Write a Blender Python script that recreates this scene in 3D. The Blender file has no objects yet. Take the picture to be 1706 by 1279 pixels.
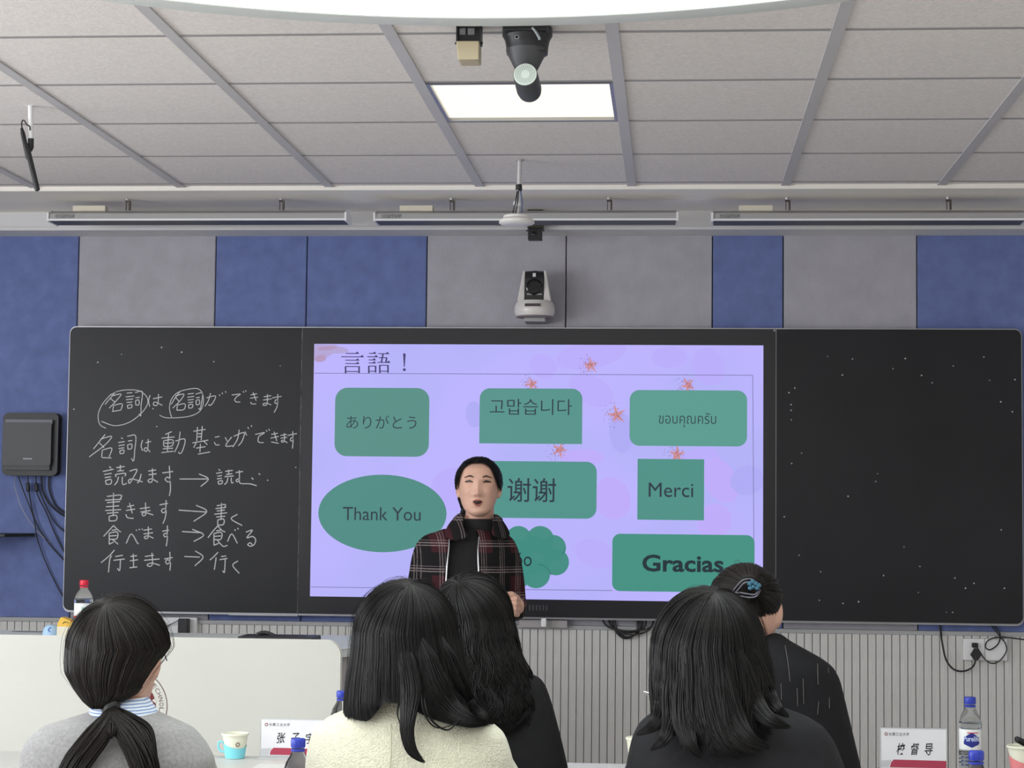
import bpy, bmesh, math, random
import numpy as np
from mathutils import Vector, Matrix

random.seed(7); RNG = np.random.default_rng(7)
PI = math.pi
SC = bpy.context.scene
COL = SC.collection

# ------------------------------------------------------------------ camera
W, H, F = 1706, 1279, 3300.4
CAM = np.array([0.7129, -8.468, 1.3909])
_y, _p, _r = 0.0817, 0.0667, 0.0105
_fw = np.array([-math.sin(_y)*math.cos(_p), math.cos(_y)*math.cos(_p), math.sin(_p)])
_rt = np.array([math.cos(_y), math.sin(_y), 0.0]); _up = np.cross(_rt, _fw)
RT = math.cos(_r)*_rt + math.sin(_r)*_up
UP = -math.sin(_r)*_rt + math.cos(_r)*_up
cd = bpy.data.cameras.new('camera'); co = bpy.data.objects.new('camera', cd); COL.objects.link(co)
co.matrix_world = Matrix(((RT[0], UP[0], -_fw[0], CAM[0]), (RT[1], UP[1], -_fw[1], CAM[1]), (RT[2], UP[2], -_fw[2], CAM[2]), (0, 0, 0, 1)))
cd.sensor_width = 36; cd.lens = 36*F/W; cd.clip_end = 60; cd.clip_start = .05
SC.camera = co
SC.view_settings.view_transform = 'Standard'; SC.view_settings.look = 'None'
SC.view_settings.exposure = 0.0; SC.view_settings.gamma = 1; SC.view_settings.use_curve_mapping = False
SC.cycles.use_denoising = True
SC.cycles.max_bounces = 8; SC.cycles.diffuse_bounces = 5

def ray(u, v): return _fw + (u-W/2)/F*RT - (v-H/2)/F*UP
def at(u, v, Y):
    d = ray(u, v); return CAM + d*(Y-CAM[1])/d[1]
def atz(u, v, z):
    d = ray(u, v); return CAM + d*(z-CAM[2])/d[2]

# ------------------------------------------------------------------ light
wd = bpy.data.worlds.new('world'); SC.world = wd; wd.use_nodes = True
wd.node_tree.nodes['Background'].inputs[0].default_value = (.75, .85, 1, 1)
wd.node_tree.nodes['Background'].inputs[1].default_value = 1.0
def area(name, loc, rot, sx, sy, power, col):
    l = bpy.data.lights.new(name, 'AREA'); l.shape = 'RECTANGLE'; l.size = sx; l.size_y = sy; l.energy = power; l.color = col
    o = bpy.data.objects.new(name, l); COL.objects.link(o); o.location = loc; o.rotation_euler = rot; return o
RX0, RX1, RY0, RY1 = -4.256, 4.144, -12.2, 0.12          # room
CZ = 2.688
LAMP_E = 2.3; PANEL_E = 1.25
WINS = [(-11.3, -9.0), (-8.2, -5.9), (-5.1, -2.8)]         # daylight windows of the left wall (y ranges)
for k, (a, b) in enumerate(WINS):
    area('daylight_and_fill', (RX0-.02, (a+b)/2, 1.72), (0, -PI/2, 0), 1.5, b-a-.1, 92, (.93, .96, 1))
area('daylight_and_fill', (0, RY0+.12, 1.8), (PI/2, 0, 0), 6.4, 1.3, 14, (1, .97, .93))  # fill lamp added before the closed back wall, which has no window

# ------------------------------------------------------------------ materials
MATS = {}
def mat(name, col, rough=.6, metal=0, spec=.5, emit=None, estr=1, noise=None, bump=None, trans=0, ior=1.45, coat=0, sheen=0):
    if name in MATS: return MATS[name]
    m = bpy.data.materials.new(name); m.use_nodes = True; nt = m.node_tree
    b = nt.nodes['Principled BSDF']
    c = tuple(col)+(1,)
    b.inputs['Base Color'].default_value = c; b.inputs['Roughness'].default_value = rough
    b.inputs['Metallic'].default_value = metal; b.inputs['Specular IOR Level'].default_value = spec
    b.inputs['Transmission Weight'].default_value = trans; b.inputs['IOR'].default_value = ior
    b.inputs['Coat Weight'].default_value = coat; b.inputs['Sheen Weight'].default_value = sheen
    if emit is not None:
        b.inputs['Emission Color'].default_value = tuple(emit)+(1,); b.inputs['Emission Strength'].default_value = estr
    tc = nt.nodes.new('ShaderNodeTexCoord')
    def nz(scale, det=3, stretch=(1, 1, 1)):
        mp = nt.nodes.new('ShaderNodeMapping'); mp.inputs['Scale'].default_value = stretch
        n = nt.nodes.new('ShaderNodeTexNoise'); n.inputs['Scale'].default_value = scale; n.inputs['Detail'].default_value = det
        nt.links.new(tc.outputs['Object'], mp.inputs[0]); nt.links.new(mp.outputs[0], n.inputs['Vector']); return n
    if noise:       # (scale, amount[, stretch])
        n = nz(noise[0], 3, noise[2] if len(noise) > 2 else (1, 1, 1))
        r = nt.nodes.new('ShaderNodeMapRange'); r.inputs[3].default_value = 1-noise[1]; r.inputs[4].default_value = 1+noise[1]
        r.inputs[1].default_value = .3; r.inputs[2].default_value = .7
        mx = nt.nodes.new('ShaderNodeMix'); mx.data_type = 'RGBA'; mx.blend_type = 'MULTIPLY'; mx.inputs[0].default_value = 1
        mx.inputs[6].default_value = c
        nt.links.new(n.outputs[0], r.inputs[0]); nt.links.new(r.outputs[0], mx.inputs[7]); nt.links.new(mx.outputs[2], b.inputs['Base Color'])
    if bump:        # (scale, strength, distance[, stretch])
        n = nz(bump[0], 2, bump[3] if len(bump) > 3 else (1, 1, 1))
        bp = nt.nodes.new('ShaderNodeBump'); bp.inputs['Strength'].default_value = bump[1]; bp.inputs['Distance'].default_value = bump[2]
        nt.links.new(n.outputs[0], bp.inputs['Height']); nt.links.new(bp.outputs[0], b.inputs['Normal'])
    MATS[name] = m; return m
def srgb(r, g, b):
    f = lambda c: (c/255/12.92) if c/255 <= .04045 else ((c/255+.055)/1.055)**2.4
    return (f(r), f(g), f(b))
def emis(name, rgb, k=1.0):
    """what a lit display shows: pure emission over black glass"""
    return mat(name, (0, 0, 0), .35, spec=.25, emit=srgb(*rgb), estr=k)

M_TILE = mat('mineral_tile', (.80, .75, .725), .9, noise=(90, .07), bump=(160, .2, .003))
M_BAR = mat('grid_metal', (.56, .54, .55), .5, noise=(3, .04))
M_PLAST = mat('painted_plaster', (.90, .86, .80), .85, noise=(1.5, .03))
M_STRIP = mat('wall_paint', (.70, .69, .70), .8, noise=(2, .03))
M_WHITE = mat('white_paint', (.78, .77, .74), .5, noise=(4, .02))
M_BLUE = mat('blue_felt', (.15, .195, .42), .95, noise=(14, .12), bump=(260, .5, .002), sheen=.2)
M_GREY = mat('grey_felt', (.43, .415, .46), .95, noise=(12, .06), bump=(260, .5, .002, (1, 1, .3)), sheen=.1)
M_SLAT = mat('slat_laminate', (.66, .65, .63), .6, noise=(60, .05, (6, 1, .3)), bump=(200, .3, .002, (4, 1, .01)))
M_DARK = mat('dark_backing', (.02, .02, .02), .9)
M_ALU = mat('brushed_aluminium', (.34, .34, .36), .35, metal=.8, noise=(40, .05, (.1, 1, 1)))
M_BOARD = mat('chalkboard', (.012, .0125, .016), .38, spec=.35, noise=(1.6, .22))
M_BEZEL = mat('screen_bezel', (.018, .018, .022), .3, spec=.4)
M_CHALK = mat('chalk', (.62, .62, .62), .95, noise=(300, .35))
M_BLACK = mat('black_plastic', (.02, .02, .022), .45, noise=(20, .1))
M_DGREY = mat('dark_grey_plastic', (.055, .055, .06), .45)
M_LAMPGREY = mat('lamp_housing_grey', (.42, .41, .41), .5)
M_UNDER = mat('lamp_louver', (.10, .10, .12), .5)
M_LIP = mat('lamp_white', (.85, .85, .86), .4)
M_CREAM = mat('cream_plastic', (.72, .67, .55), .5)
M_METAL = mat('steel', (.45, .44, .43), .35, metal=.9)
M_DESK = mat('desk_white', (.64, .64, .59), .45, noise=(2, .02), coat=.1)
M_DESKTOP = mat('desk_top', (.66, .69, .69), .4)
M_DESKSIDE = mat('desk_side', (.40, .375, .38), .5)
M_TABLE = mat('table_top', (.62, .61, .58), .4, noise=(3, .03))
M_RED = mat('red_plastic', (.72, .02, .05), .35)
M_BLUECAP = mat('blue_cap', (.03, .05, .42), .35)
M_CLEAR = mat('clear_plastic', (.96, .98, .98), .04, trans=1, ior=1.18)
M_WATER = mat('bottle_water', (.93, .96, .97), .02, trans=1, ior=1.12)
M_LABELW = mat('label_white', (.80, .82, .82), .5)
M_FLOOR = mat('vinyl_floor', (.60, .58, .55), .35, noise=(5, .08))
M_SKIN = mat('skin', (.66, .39, .295), .5, noise=(18, .04), sheen=.05)
M_LIPC = mat('lip_colour', (.42, .13, .11), .4)
M_MOUTH = mat('mouth_inside', (.03, .008, .008), .6)
M_BROW = mat('brow_hair', (.09, .05, .04), .8)
M_EYE = mat('eye_dark', (.03, .015, .012), .3)
M_EYEW = mat('eye_white', (.30, .20, .17), .3)

def hair_mat(name, a, b_, rough=.38):
    m = mat(name, a, rough, spec=.30); nt = m.node_tree; b = nt.nodes['Principled BSDF']
    at_ = nt.nodes.new('ShaderNodeAttribute'); at_.attribute_name = 'tone'
    mx = nt.nodes.new('ShaderNodeMix'); mx.data_type = 'RGBA'; mx.inputs[6].default_value = tuple(a)+(1,); mx.inputs[7].default_value = tuple(b_)+(1,)
    nt.links.new(at_.outputs['Fac'], mx.inputs[0]); nt.links.new(mx.outputs[2], b.inputs['Base Color'])
    return m
M_HAIR = hair_mat('black_hair', (.004, .004, .0045), (.015, .0135, .0135))
M_HAIRB = hair_mat('brown_black_hair', (.005, .0045, .004), (.024, .019, .016))

# ------------------------------------------------------------------ geometry helpers
def wloc(o):
    v = Vector((0, 0, 0))
    while o is not None: v += o.location; o = o.parent
    return np.array(v)
def fast_mesh(name, V, faces, smooth=False, tone=None):
    me = bpy.data.meshes.new(name)
    V = np.asarray(V, dtype=np.float32)
    if isinstance(faces, np.ndarray):
        n, k = faces.shape
        me.vertices.add(len(V)); me.vertices.foreach_set('co', V.ravel())
        me.loops.add(n*k); me.loops.foreach_set('vertex_index', faces.astype(np.int32).ravel())
        me.polygons.add(n); me.polygons.foreach_set('loop_start', np.arange(0, n*k, k, dtype=np.int32))
        me.update(calc_edges=True)
    else:
        me.from_pydata([tuple(map(float, v)) for v in V], [], faces); me.update()
    if smooth: me.polygons.foreach_set('use_smooth', np.ones(len(me.polygons), dtype=bool))
    if tone is not None:
        a = me.attributes.new('tone', 'FLOAT', 'POINT'); a.data.foreach_set('value', np.asarray(tone, dtype=np.float32))
    return me

class MB:
    """collects shapes in world space; build() links them as one mesh object"""
    def __init__(s): s.V = []; s.Fc = []
    def add(s, V, Fc):
        b = len(s.V); s.V.extend([tuple(map(float, v)) for v in V]); s.Fc.extend([tuple(i+b for i in f) for f in Fc]); return s
    def box(s, x0, x1, y0, y1, z0, z1):
        V = [(x, y, z) for z in (z0, z1) for y in (y0, y1) for x in (x0, x1)]
        return s.add(V, [(0, 2, 3, 1), (4, 5, 7, 6), (0, 1, 5, 4), (2, 6, 7, 3), (0, 4, 6, 2), (1, 3, 7, 5)])
    def cbox(s, c, d): return s.box(c[0]-d[0]/2, c[0]+d[0]/2, c[1]-d[1]/2, c[1]+d[1]/2, c[2]-d[2]/2, c[2]+d[2]/2)
    def hexa(s, P): return s.add(P, [(0, 2, 3, 1), (4, 5, 7, 6), (0, 1, 5, 4), (2, 6, 7, 3), (0, 4, 6, 2), (1, 3, 7, 5)])
    def prism(s, poly, a0, a1, axis='y'):
        n = len(poly); P = []
        for a in (a0, a1):
            for (p, q) in poly:
                P.append((p, a, q) if axis == 'y' else (p, q, a) if axis == 'z' else (a, p, q))
        Fc = [tuple(range(n)), tuple(range(2*n-1, n-1, -1))] + [(i, (i+1) % n, n+(i+1) % n, n+i) for i in range(n)]
        return s.add(P, Fc)
    def tube(s, pts, r, n=8, caps=True):
        pts = [np.array(p, float) for p in pts]; m = len(pts)
        rr = [r]*m if np.isscalar(r) else list(r)
        T = [pts[min(i+1, m-1)]-pts[max(i-1, 0)] for i in range(m)]; T = [t/(np.linalg.norm(t)+1e-12) for t in T]
        a = np.array([0, 0, 1.]) if abs(T[0][2]) < .9 else np.array([1., 0, 0])
        N = np.cross(T[0], a); N /= np.linalg.norm(N); P = []
        for i in range(m):
            N = N-T[i]*(N@T[i]); N /= np.linalg.norm(N)+1e-12; B = np.cross(T[i], N)
            P += [pts[i]+rr[i]*(math.cos(2*PI*k/n)*N+math.sin(2*PI*k/n)*B) for k in range(n)]
        Fc = [(i*n+k, i*n+(k+1) % n, (i+1)*n+(k+1) % n, (i+1)*n+k) for i in range(m-1) for k in range(n)]
        if caps: Fc += [tuple(range(n-1, -1, -1)), tuple((m-1)*n+k for k in range(n))]
        return s.add(P, Fc)
    def lathe(s, prof, c, n=32, ax=(0, 0, 1), caps=True):
        """prof: (radius, height) along ax from c"""
        ax = np.array(ax, float); ax /= np.linalg.norm(ax)
        a = np.array([1., 0, 0]) if abs(ax[0]) < .9 else np.array([0, 1., 0])
        N = np.cross(ax, a); N /= np.linalg.norm(N); B = np.cross(ax, N); c = np.array(c, float); P = []; m = len(prof)
        for (r, h) in prof:
            P += [c+ax*h+max(r, 1e-5)*(math.cos(2*PI*k/n)*N+math.sin(2*PI*k/n)*B) for k in range(n)]
        Fc = [(i*n+k, i*n+(k+1) % n, (i+1)*n+(k+1) % n, (i+1)*n+k) for i in range(m-1) for k in range(n)]
        if caps: Fc += [tuple(range(n-1, -1, -1)), tuple((m-1)*n+k for k in range(n))]
        return s.add(P, Fc)
    def loft(s, rings, n=32, e=2.0, caps=True):
        """rings: (cx, cy, z, rx, ry) horizontal superellipses"""
        P = []; m = len(rings)
        for (cx, cy, z, rx, ry) in rings:
            for k in range(n):
                c_, s_ = math.cos(2*PI*k/n), math.sin(2*PI*k/n)
                P.append((cx+rx*math.copysign(abs(c_)**(2/e), c_), cy+ry*math.copysign(abs(s_)**(2/e), s_), z))
        Fc = [(i*n+k, i*n+(k+1) % n, (i+1)*n+(k+1) % n, (i+1)*n+k) for i in range(m-1) for k in range(n)]
        if caps: Fc += [tuple(range(n-1, -1, -1)), tuple((m-1)*n+k for k in range(n))]
        return s.add(P, Fc)
    def ell(s, c, r, n=16, m=10, rot=None):
        P = []; Fc = []
        R_ = rot if rot is not None else np.eye(3)
        for i in range(m+1):
            ph = -PI/2+PI*i/m
            for k in range(n):
                th = 2*PI*k/n
                P.append(np.array(c)+R_@np.array((r[0]*max(math.cos(ph), 1e-4)*math.cos(th), r[1]*max(math.cos(ph), 1e-4)*math.sin(th), r[2]*math.sin(ph))))
        Fc = [(i*n+k, i*n+(k+1) % n, (i+1)*n+(k+1) % n, (i+1)*n+k) for i in range(m) for k in range(n)]
        Fc += [tuple(range(n-1, -1, -1)), tuple(m*n+k for k in range(n))]
        return s.add(P, Fc)
    def build(s, name, m, parent=None, smooth=False, bevel=0, segs=2, angle=None, **props):
        off = wloc(parent) if parent is not None else np.zeros(3)
        V = np.array(s.V)-off
        origin = np.zeros(3)
        if parent is None: origin = np.array([(V[:, 0].min()+V[:, 0].max())/2, (V[:, 1].min()+V[:, 1].max())/2, V[:, 2].min()]); V = V-origin
        me = fast_mesh(name, V, s.Fc, smooth)
        return link(name, me, m, parent, origin, bevel, segs, angle if angle else (.7 if smooth else None), **props)
def link(name, me, m, parent=None, loc=(0, 0, 0), bevel=0, segs=2, angle=None, **props):
    if m is not None and len(me.materials) == 0: me.materials.append(m)
    if angle and not bevel:
        try: me.set_sharp_from_angle(angle=angle)
        except Exception: pass
    o = bpy.data.objects.new(name, me); COL.objects.link(o); o.location = loc
    if parent is not None: o.parent = parent
    if bevel:
        md = o.modifiers.new('bevel', 'BEVEL'); md.width = bevel; md.segments = segs; md.limit_method = 'ANGLE'; md.angle_limit = .6
    for k, v in props.items(): o[k] = v
    return o
def thing(name, label, cat, loc, group=None):
    o = bpy.data.objects.new(name, None); COL.objects.link(o); o.location = tuple(map(float, loc)); o.empty_display_size = .05
    o['label'] = label; o['category'] = cat
    if group: o['group'] = group
    return o
def tag(o, label, cat, group=None):
    o['label'] = label; o['category'] = cat
    if group: o['group'] = group
    return o
def struct(o): o['kind'] = 'structure'; return o

def remesh(mb, voxel, smooth=4):
    """one continuous skin over all the closed shapes in mb (world space) -> vertices, faces"""
    me = fast_mesh('tmp', np.array(mb.V), mb.Fc); o = bpy.data.objects.new('tmp', me); COL.objects.link(o)
    bm = bmesh.new(); bm.from_mesh(me); bmesh.ops.recalc_face_normals(bm, faces=bm.faces); bm.to_mesh(me); bm.free()
    md = o.modifiers.new('r', 'REMESH'); md.mode = 'VOXEL'; md.voxel_size = voxel
    if smooth: sm = o.modifiers.new('s', 'SMOOTH'); sm.iterations = smooth; sm.factor = .5
    dg = bpy.context.evaluated_depsgraph_get(); m2 = bpy.data.meshes.new_from_object(o.evaluated_get(dg))
    bpy.data.objects.remove(o); bpy.data.meshes.remove(me)
    m2.polygons.foreach_set('use_smooth', np.ones(len(m2.polygons), dtype=bool))
    return m2
def shift(me, off):
    n = len(me.vertices); a = np.empty(n*3, dtype=np.float32); me.vertices.foreach_get('co', a)
    a = a.reshape(-1, 3)-np.asarray(off, dtype=np.float32); me.vertices.foreach_set('co', a.ravel()); me.update(); return me

def text_mesh(body, x0, x1, z0, z1, y, bold=0.0, keep=False):
    """text as flat mesh in the XZ plane, facing -Y, fitted to a rectangle -> V, F"""
    c = bpy.data.curves.new('t', 'FONT'); c.body = body; c.resolution_u = 3; c.offset = bold
    o = bpy.data.objects.new('t', c); COL.objects.link(o)
    bpy.context.view_layer.update()
    me = bpy.data.meshes.new_from_object(o.evaluated_get(bpy.context.evaluated_depsgraph_get()))
    n = len(me.vertices); a = np.empty(n*3, dtype=np.float32); me.vertices.foreach_get('co', a); a = a.reshape(-1, 3)
    Fc = [tuple(p.vertices) for p in me.polygons]
    bpy.data.objects.remove(o); bpy.data.curves.remove(c); bpy.data.meshes.remove(me)
    mn, mx = a.min(0), a.max(0)
    sx = (x1-x0)/(mx[0]-mn[0]); sz = (z1-z0)/(mx[1]-mn[1])
    V = np.zeros((n, 3)); V[:, 0] = x0+(a[:, 0]-mn[0])*sx; V[:, 2] = z0+(a[:, 1]-mn[1])*sz; V[:, 1] = y
    return V, Fc

def ribbon(pts, w, closed=False):
    """flat stroke in (x,z) -> V2, F"""
    pts = np.array(pts, float); n = len(pts)
    T = np.gradient(pts, axis=0); T /= (np.linalg.norm(T, axis=1)[:, None]+1e-9); N = np.stack([-T[:, 1], T[:, 0]], 1)
    ww = np.full(n, w/2) if np.isscalar(w) else np.array(w)/2
    A = pts+N*ww[:, None]; B = pts-N*ww[:, None]
    return np.vstack([A, B]), [(i, i+1, n+i+1, n+i) for i in range(n-1)]
def densify(pts, k=5, loop=False):
    """Catmull-Rom"""
    P = [np.array(p, float) for p in pts]
    if len(P) < 3: return P
    Q = [2*P[0]-P[1]]+P+[2*P[-1]-P[-2]]; out = []
    for i in range(1, len(Q)-2):
        for j in range(k):
            t = j/k
            out.append(.5*((2*Q[i])+(-Q[i-1]+Q[i+1])*t+(2*Q[i-1]-5*Q[i]+4*Q[i+1]-Q[i+2])*t*t+(-Q[i-1]+3*Q[i]-3*Q[i+1]+Q[i+2])*t**3))
    out.append(P[-1]); return out

# ------------------------------------------------------------------ room shell
struct(MB().box(RX0-.3, RX1+.3, RY0-.3, RY1+.3, -.1, 0).build('floor', M_FLOOR))
wf = struct(MB().box(RX0-.2, RX1+.2, .10, .30, 0, CZ+.3).build('wall_front', M_DARK))
PZ1 = at(853, 383, -.12)[2]                                     # top of the felt panels
PZ0 = float((at(500, 1037, .06)[2]+at(1600, 1049, .06)[2])/2)   # their lower edge
# bulkhead strip above the panels
b = MB(); b.box(RX0, RX1, -.12, .10, PZ1, CZ+.02); b.box(RX0, RX1, -.128, -.12, PZ1, PZ1+.014)
struct(b.build('trim_1', M_STRIP))
edges = [RX0]+[float(at(u, 460, .06)[0]) for u in (130.3, 359, 511, 711, 943, 1187, 1305, 1527.7)]+[2.75, 3.3, RX1]
cols = ['b', 'g', 'b', 'b', 'g', 'g', 'b', 'g', 'b', 'g', 'b']
edges.insert(1, -2.75); cols.insert(0, 'g')
for i in range(len(edges)-1):
    g = .0022
    MB().box(edges[i]+g, edges[i+1]-g, .060, .098, PZ0, PZ1+.004).build('fabric_panel', M_BLUE if cols[i] == 'b' else M_GREY, wf, bevel=.004, segs=2)
struct(MB().box(RX0, RX1, .050, .10, PZ0-.018, PZ0).build('trim_2', mat('rail_grey', (.42, .42, .43), .6), bevel=.003))
# vertical slats of the dado: one object each
PITCH = .0333; SLATZ1 = PZ0-.018
x_ref = float(at(1640, 1180, .055)[0])
sm = MB(); w2 = PITCH/2-.0014
sm.prism([(-w2, 0), (-w2, -.0245), (-w2+.0015, -.026), (-w2*.45, -.026), (-w2*.4, -.0254), (-w2*.3, -.026), (w2*.3, -.026), (w2*.4, -.0254), (w2*.45, -.026), (w2-.0015, -.026), (w2, -.0245), (w2, 0)], .12, SLATZ1, 'z')
sme = fast_mesh('slat', sm.V, sm.Fc); sme.materials.append(M_SLAT)
k0 = int((RX0-x_ref)/PITCH)+1; k = k0
while x_ref+k*PITCH < RX1-PITCH/2:
    o = bpy.data.objects.new('slat', sme); COL.objects.link(o); o.parent = wf
    o.location = Vector((x_ref+k*PITCH, .082, 0))-wf.location; k += 1
struct(MB().box(RX0, RX1, .045, .10, 0, .12).build('baseboard_front', M_STRIP, bevel=.004))
# other walls
lw = MB(); ys = [RY0]+[v for w_ in WINS for v in w_]+[RY1]
for a, b_ in zip(ys[0::2], ys[1::2]): lw.box(RX0-.2, RX0, a, b_, 0, CZ+.3)
for a, b_ in WINS: lw.box(RX0-.2, RX0, a, b_, 0, .95); lw.box(RX0-.2, RX0, a, b_, 2.5, CZ+.3)
struct(lw.build('wall_left', M_WHITE))
for k, (a, b_) in enumerate(WINS):
    wn = MB()
    for (y0, y1, z0, z1) in ((a, b_, .95, .99), (a, b_, 2.46, 2.5), (a, a+.05, .99, 2.46), (b_-.05, b_, .99, 2.46), ((a+b_)/2-.025, (a+b_)/2+.025, .99, 2.46)):
        wn.box(RX0-.15, RX0-.09, y0, y1, z0, z1)
    struct(wn.build('window_%d' % (k+1), M_WHITE))
struct(MB().box(RX1, RX1+.2, RY0, RY1, 0, CZ+.3).build('wall_right', M_WHITE))
struct(MB().box(RX0-.2, RX1+.2, RY0-.2, RY0, 0, CZ+.3).build('wall_back', M_WHITE))

# ------------------------------------------------------------------ ceiling
GX, GY, T = -1.256, -3.8172, .6
EDGE = -.736
ceil = MB(); ceil.box(RX0-.2, RX1+.2, RY0-.2, EDGE+.02, CZ+.03, CZ+.12); ceil.box(RX0-.2, RX1+.2, EDGE+.012, .11, CZ, CZ+.12)
ceil = struct(ceil.build('ceiling', M_PLAST))
xs = [GX+T*i for i in range(-5, 10) if GX+T*i >= RX0-.01 and GX+T*i <= RX1+.01]
yr = [GY+T*i for i in range(-14, 6)]; yr = [y for y in yr if y > RY0-.05]
tme = fast_mesh('ceiling_tile', *(lambda m_: (m_.V, m_.Fc))(MB().box(-.284, .284, -.2935, .2935, .005, .024))); tme.materials.append(M_TILE)
for i in range(len(xs)-1):
    for j in range(len(yr)-1):
        cx, cy = xs[i]+.3, yr[j]+.3
        if abs(cx-(GX+2.5*T)) < .1 and abs(cy-(GY+2.5*T)) < .1: continue       # the lit panel's bay
        o = bpy.data.objects.new('ceiling_tile', tme); COL.objects.link(o); o.parent = ceil; o.location = Vector((cx, cy, CZ))-ceil.location
MB().box(RX0, RX1, yr[-1]+.009, EDGE-.008, CZ+.006, CZ+.024).build('border_tile', M_TILE, ceil)
for x in xs: MB().box(x-.0175, x+.0175, RY0, EDGE-.005, CZ, CZ+.03).build('grid_bar', M_BAR, ceil)
for y in yr:
    MB().box(RX0, RX1, y-.010, y+.010, CZ+.0035, CZ+.03).build('cross_bar', mat('cross_metal', (.36, .34, .345), .7), ceil)
struct(MB().box(RX0, RX1, EDGE-.012, EDGE+.014, CZ-.012, CZ+.02).build('trim_3', M_PLAST, bevel=.002))

# lit square panel
px, py = GX+2.5*T, GY+2.5*T
t = thing('ceiling_light', 'square recessed ceiling panel light, lit warm white', 'ceiling light', (px, py, CZ))
f = MB(); a = .283
for (x0, x1, y0, y1) in ((-a, a, -a, -a+.012), (-a, a, a-.012, a), (-a, -a+.012, -a+.012, a-.012), (a-.012, a, -a+.012, a-.012)): f.box(px+x0, px+x1, py+y0, py+y1, CZ+.001, CZ+.028)
f.build('frame', M_ALU, t)
MB().box(px-a+.012, px+a-.012, py-a+.012, py+a-.012, CZ+.012, CZ+.026).build('diffuser', mat('panel_light', (.1, .1, .1), .5, emit=(1, .93, .72), estr=PANEL_E), t)
# large round luminous ceiling lamp
t = thing('round_ceiling_lamp', 'huge round ceiling lamp with bright milky disc and pale rim', 'ceiling light', (.28, -5.25, CZ-.03))
MB().lathe([(1.83, .030), (1.83, .004), (1.82, 0), (1.74, 0), (1.736, .004), (1.736, .030)], (.28, -5.25, CZ-.031), 128).build('rim', mat('lamp_rim', (.72, .75, .72), .5), t, smooth=True)
MB().lathe([(1.735, .012), (1.735, .002), (1.72, .001)], (.28, -5.25, CZ-.031), 128).build('diffuser', mat('round_light', (.9, .95, .93), .5, emit=(.95, 1, .975), estr=LAMP_E), t, smooth=True)

# ------------------------------------------------------------------ smart blackboard
BY = 0.0            # front plane
def P(u, v, Y=BY): q = at(u, v, Y); return float(q[0]), float(q[2])
bx0, bx1 = float(at(111, 780, BY)[0]), float(at(1703.8, 800, BY)[0])
bz1 = float((at(500, 545, BY)[2]+at(1300, 546, BY)[2])/2); bz0 = float((at(496, 1025, BY)[2]+at(1320, 1037, BY)[2])/2)
dx1, dx2 = float(at(500.5, 780, BY)[0]), float(at(1292.5, 780, BY)[0])
bb = thing('smart_blackboard', 'wide three-part smart blackboard with a lit screen in its middle', 'blackboard', ((bx0+bx1)/2, .03, bz0))
def rrect(x0, x1, z0, z1, r, corners=(1, 1, 1, 1), n=8):
    """corners: bl, br, tr, tl"""
    out = []
    for (cx, cz, a0, c_) in ((x0+r, z0+r, PI, 0), (x1-r, z0+r, 1.5*PI, 1), (x1-r, z1-r, 0, 2), (x0+r, z1-r, .5*PI, 3)):
        if corners[c_]: out += [(cx+r*math.cos(a0+PI/2*k/n), cz+r*math.sin(a0+PI/2*k/n)) for k in range(n+1)]
        else: out.append(((x0, z0), (x1, z0), (x1, z1), (x0, z1))[c_])
    return out
fr = MB(); fr.prism(rrect(bx0, bx1, bz0, bz1, .03), -.004, .046)
fr.box(dx1-.3, dx1, -.008, .05, bz0-.003, bz0+.010); fr.build('frame', M_ALU, bb)
def panel(name, x0, x1, corners, m, y=-.010, gap=.0015, **pr):
    r = .028
    return MB().prism(rrect(x0+gap, x1-gap, bz0+.009, bz1-.005, r, corners), y, -.003).build(name, m, bb, **pr)
lp = panel('chalk_panel', bx0+.0025, dx1, (1, 0, 0, 1), M_BOARD); rp = panel('chalk_panel', dx2, bx1-.0025, (0, 1, 1, 0), M_BOARD)
dp = panel('display', dx1, dx2, (0, 0, 0, 0), M_BEZEL, y=-.0115)
MB().box(dx1-.0016, dx1+.0006, -.0125, -.010, bz0+.012, bz1-.02).build('edge_strip', mat('worn_edge', (.16, .16, .16), .5, noise=(40, .9)), dp)
SY = -.0125         # screen plane
sx0, sx1 = float(at(520, 780, SY)[0]), float(at(1271.4, 780, SY)[0])
sz1 = float((at(524, 573, SY)[2]+at(1271, 575, SY)[2])/2); sz0 = float((at(516, 993.3, SY)[2]+at(1100, 1000.8, SY)[2])/2)
# slide background: soft lilac with faint blossoms printed in it
m = bpy.data.materials.new('slide_lilac'); m.use_nodes = True; nt = m.node_tree; bs = nt.nodes['Principled BSDF']
bs.inputs['Base Color'].default_value = (0, 0, 0, 1); bs.inputs['Roughness'].default_value = .35; bs.inputs['Specular IOR Level'].default_value = .25
tc = nt.nodes.new('ShaderNodeTexCoord'); nz = nt.nodes.new('ShaderNodeTexNoise'); nz.inputs['Scale'].default_value = 2.2; nz.inputs['Detail'].default_value = 1
cr = nt.nodes.new('ShaderNodeValToRGB'); cr.color_ramp.elements[0].position = .38; cr.color_ramp.elements[1].position = .62
cr.color_ramp.elements[0].color = srgb(178, 176, 246)+(1,); cr.color_ramp.elements[1].color = srgb(186, 178, 252)+(1,)
nt.links.new(tc.outputs['Object'], nz.inputs['Vector']); nt.links.new(nz.outputs[0], cr.inputs[0]); nt.links.new(cr.outputs[0], bs.inputs['Emission Color']); bs.inputs['Emission Strength'].default_value = 1
MATS['slide'] = m
scr = MB().box(sx0, sx1, SY, -.0118, sz0, sz1).build('screen', m, dp)
lay = [SY]
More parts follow.
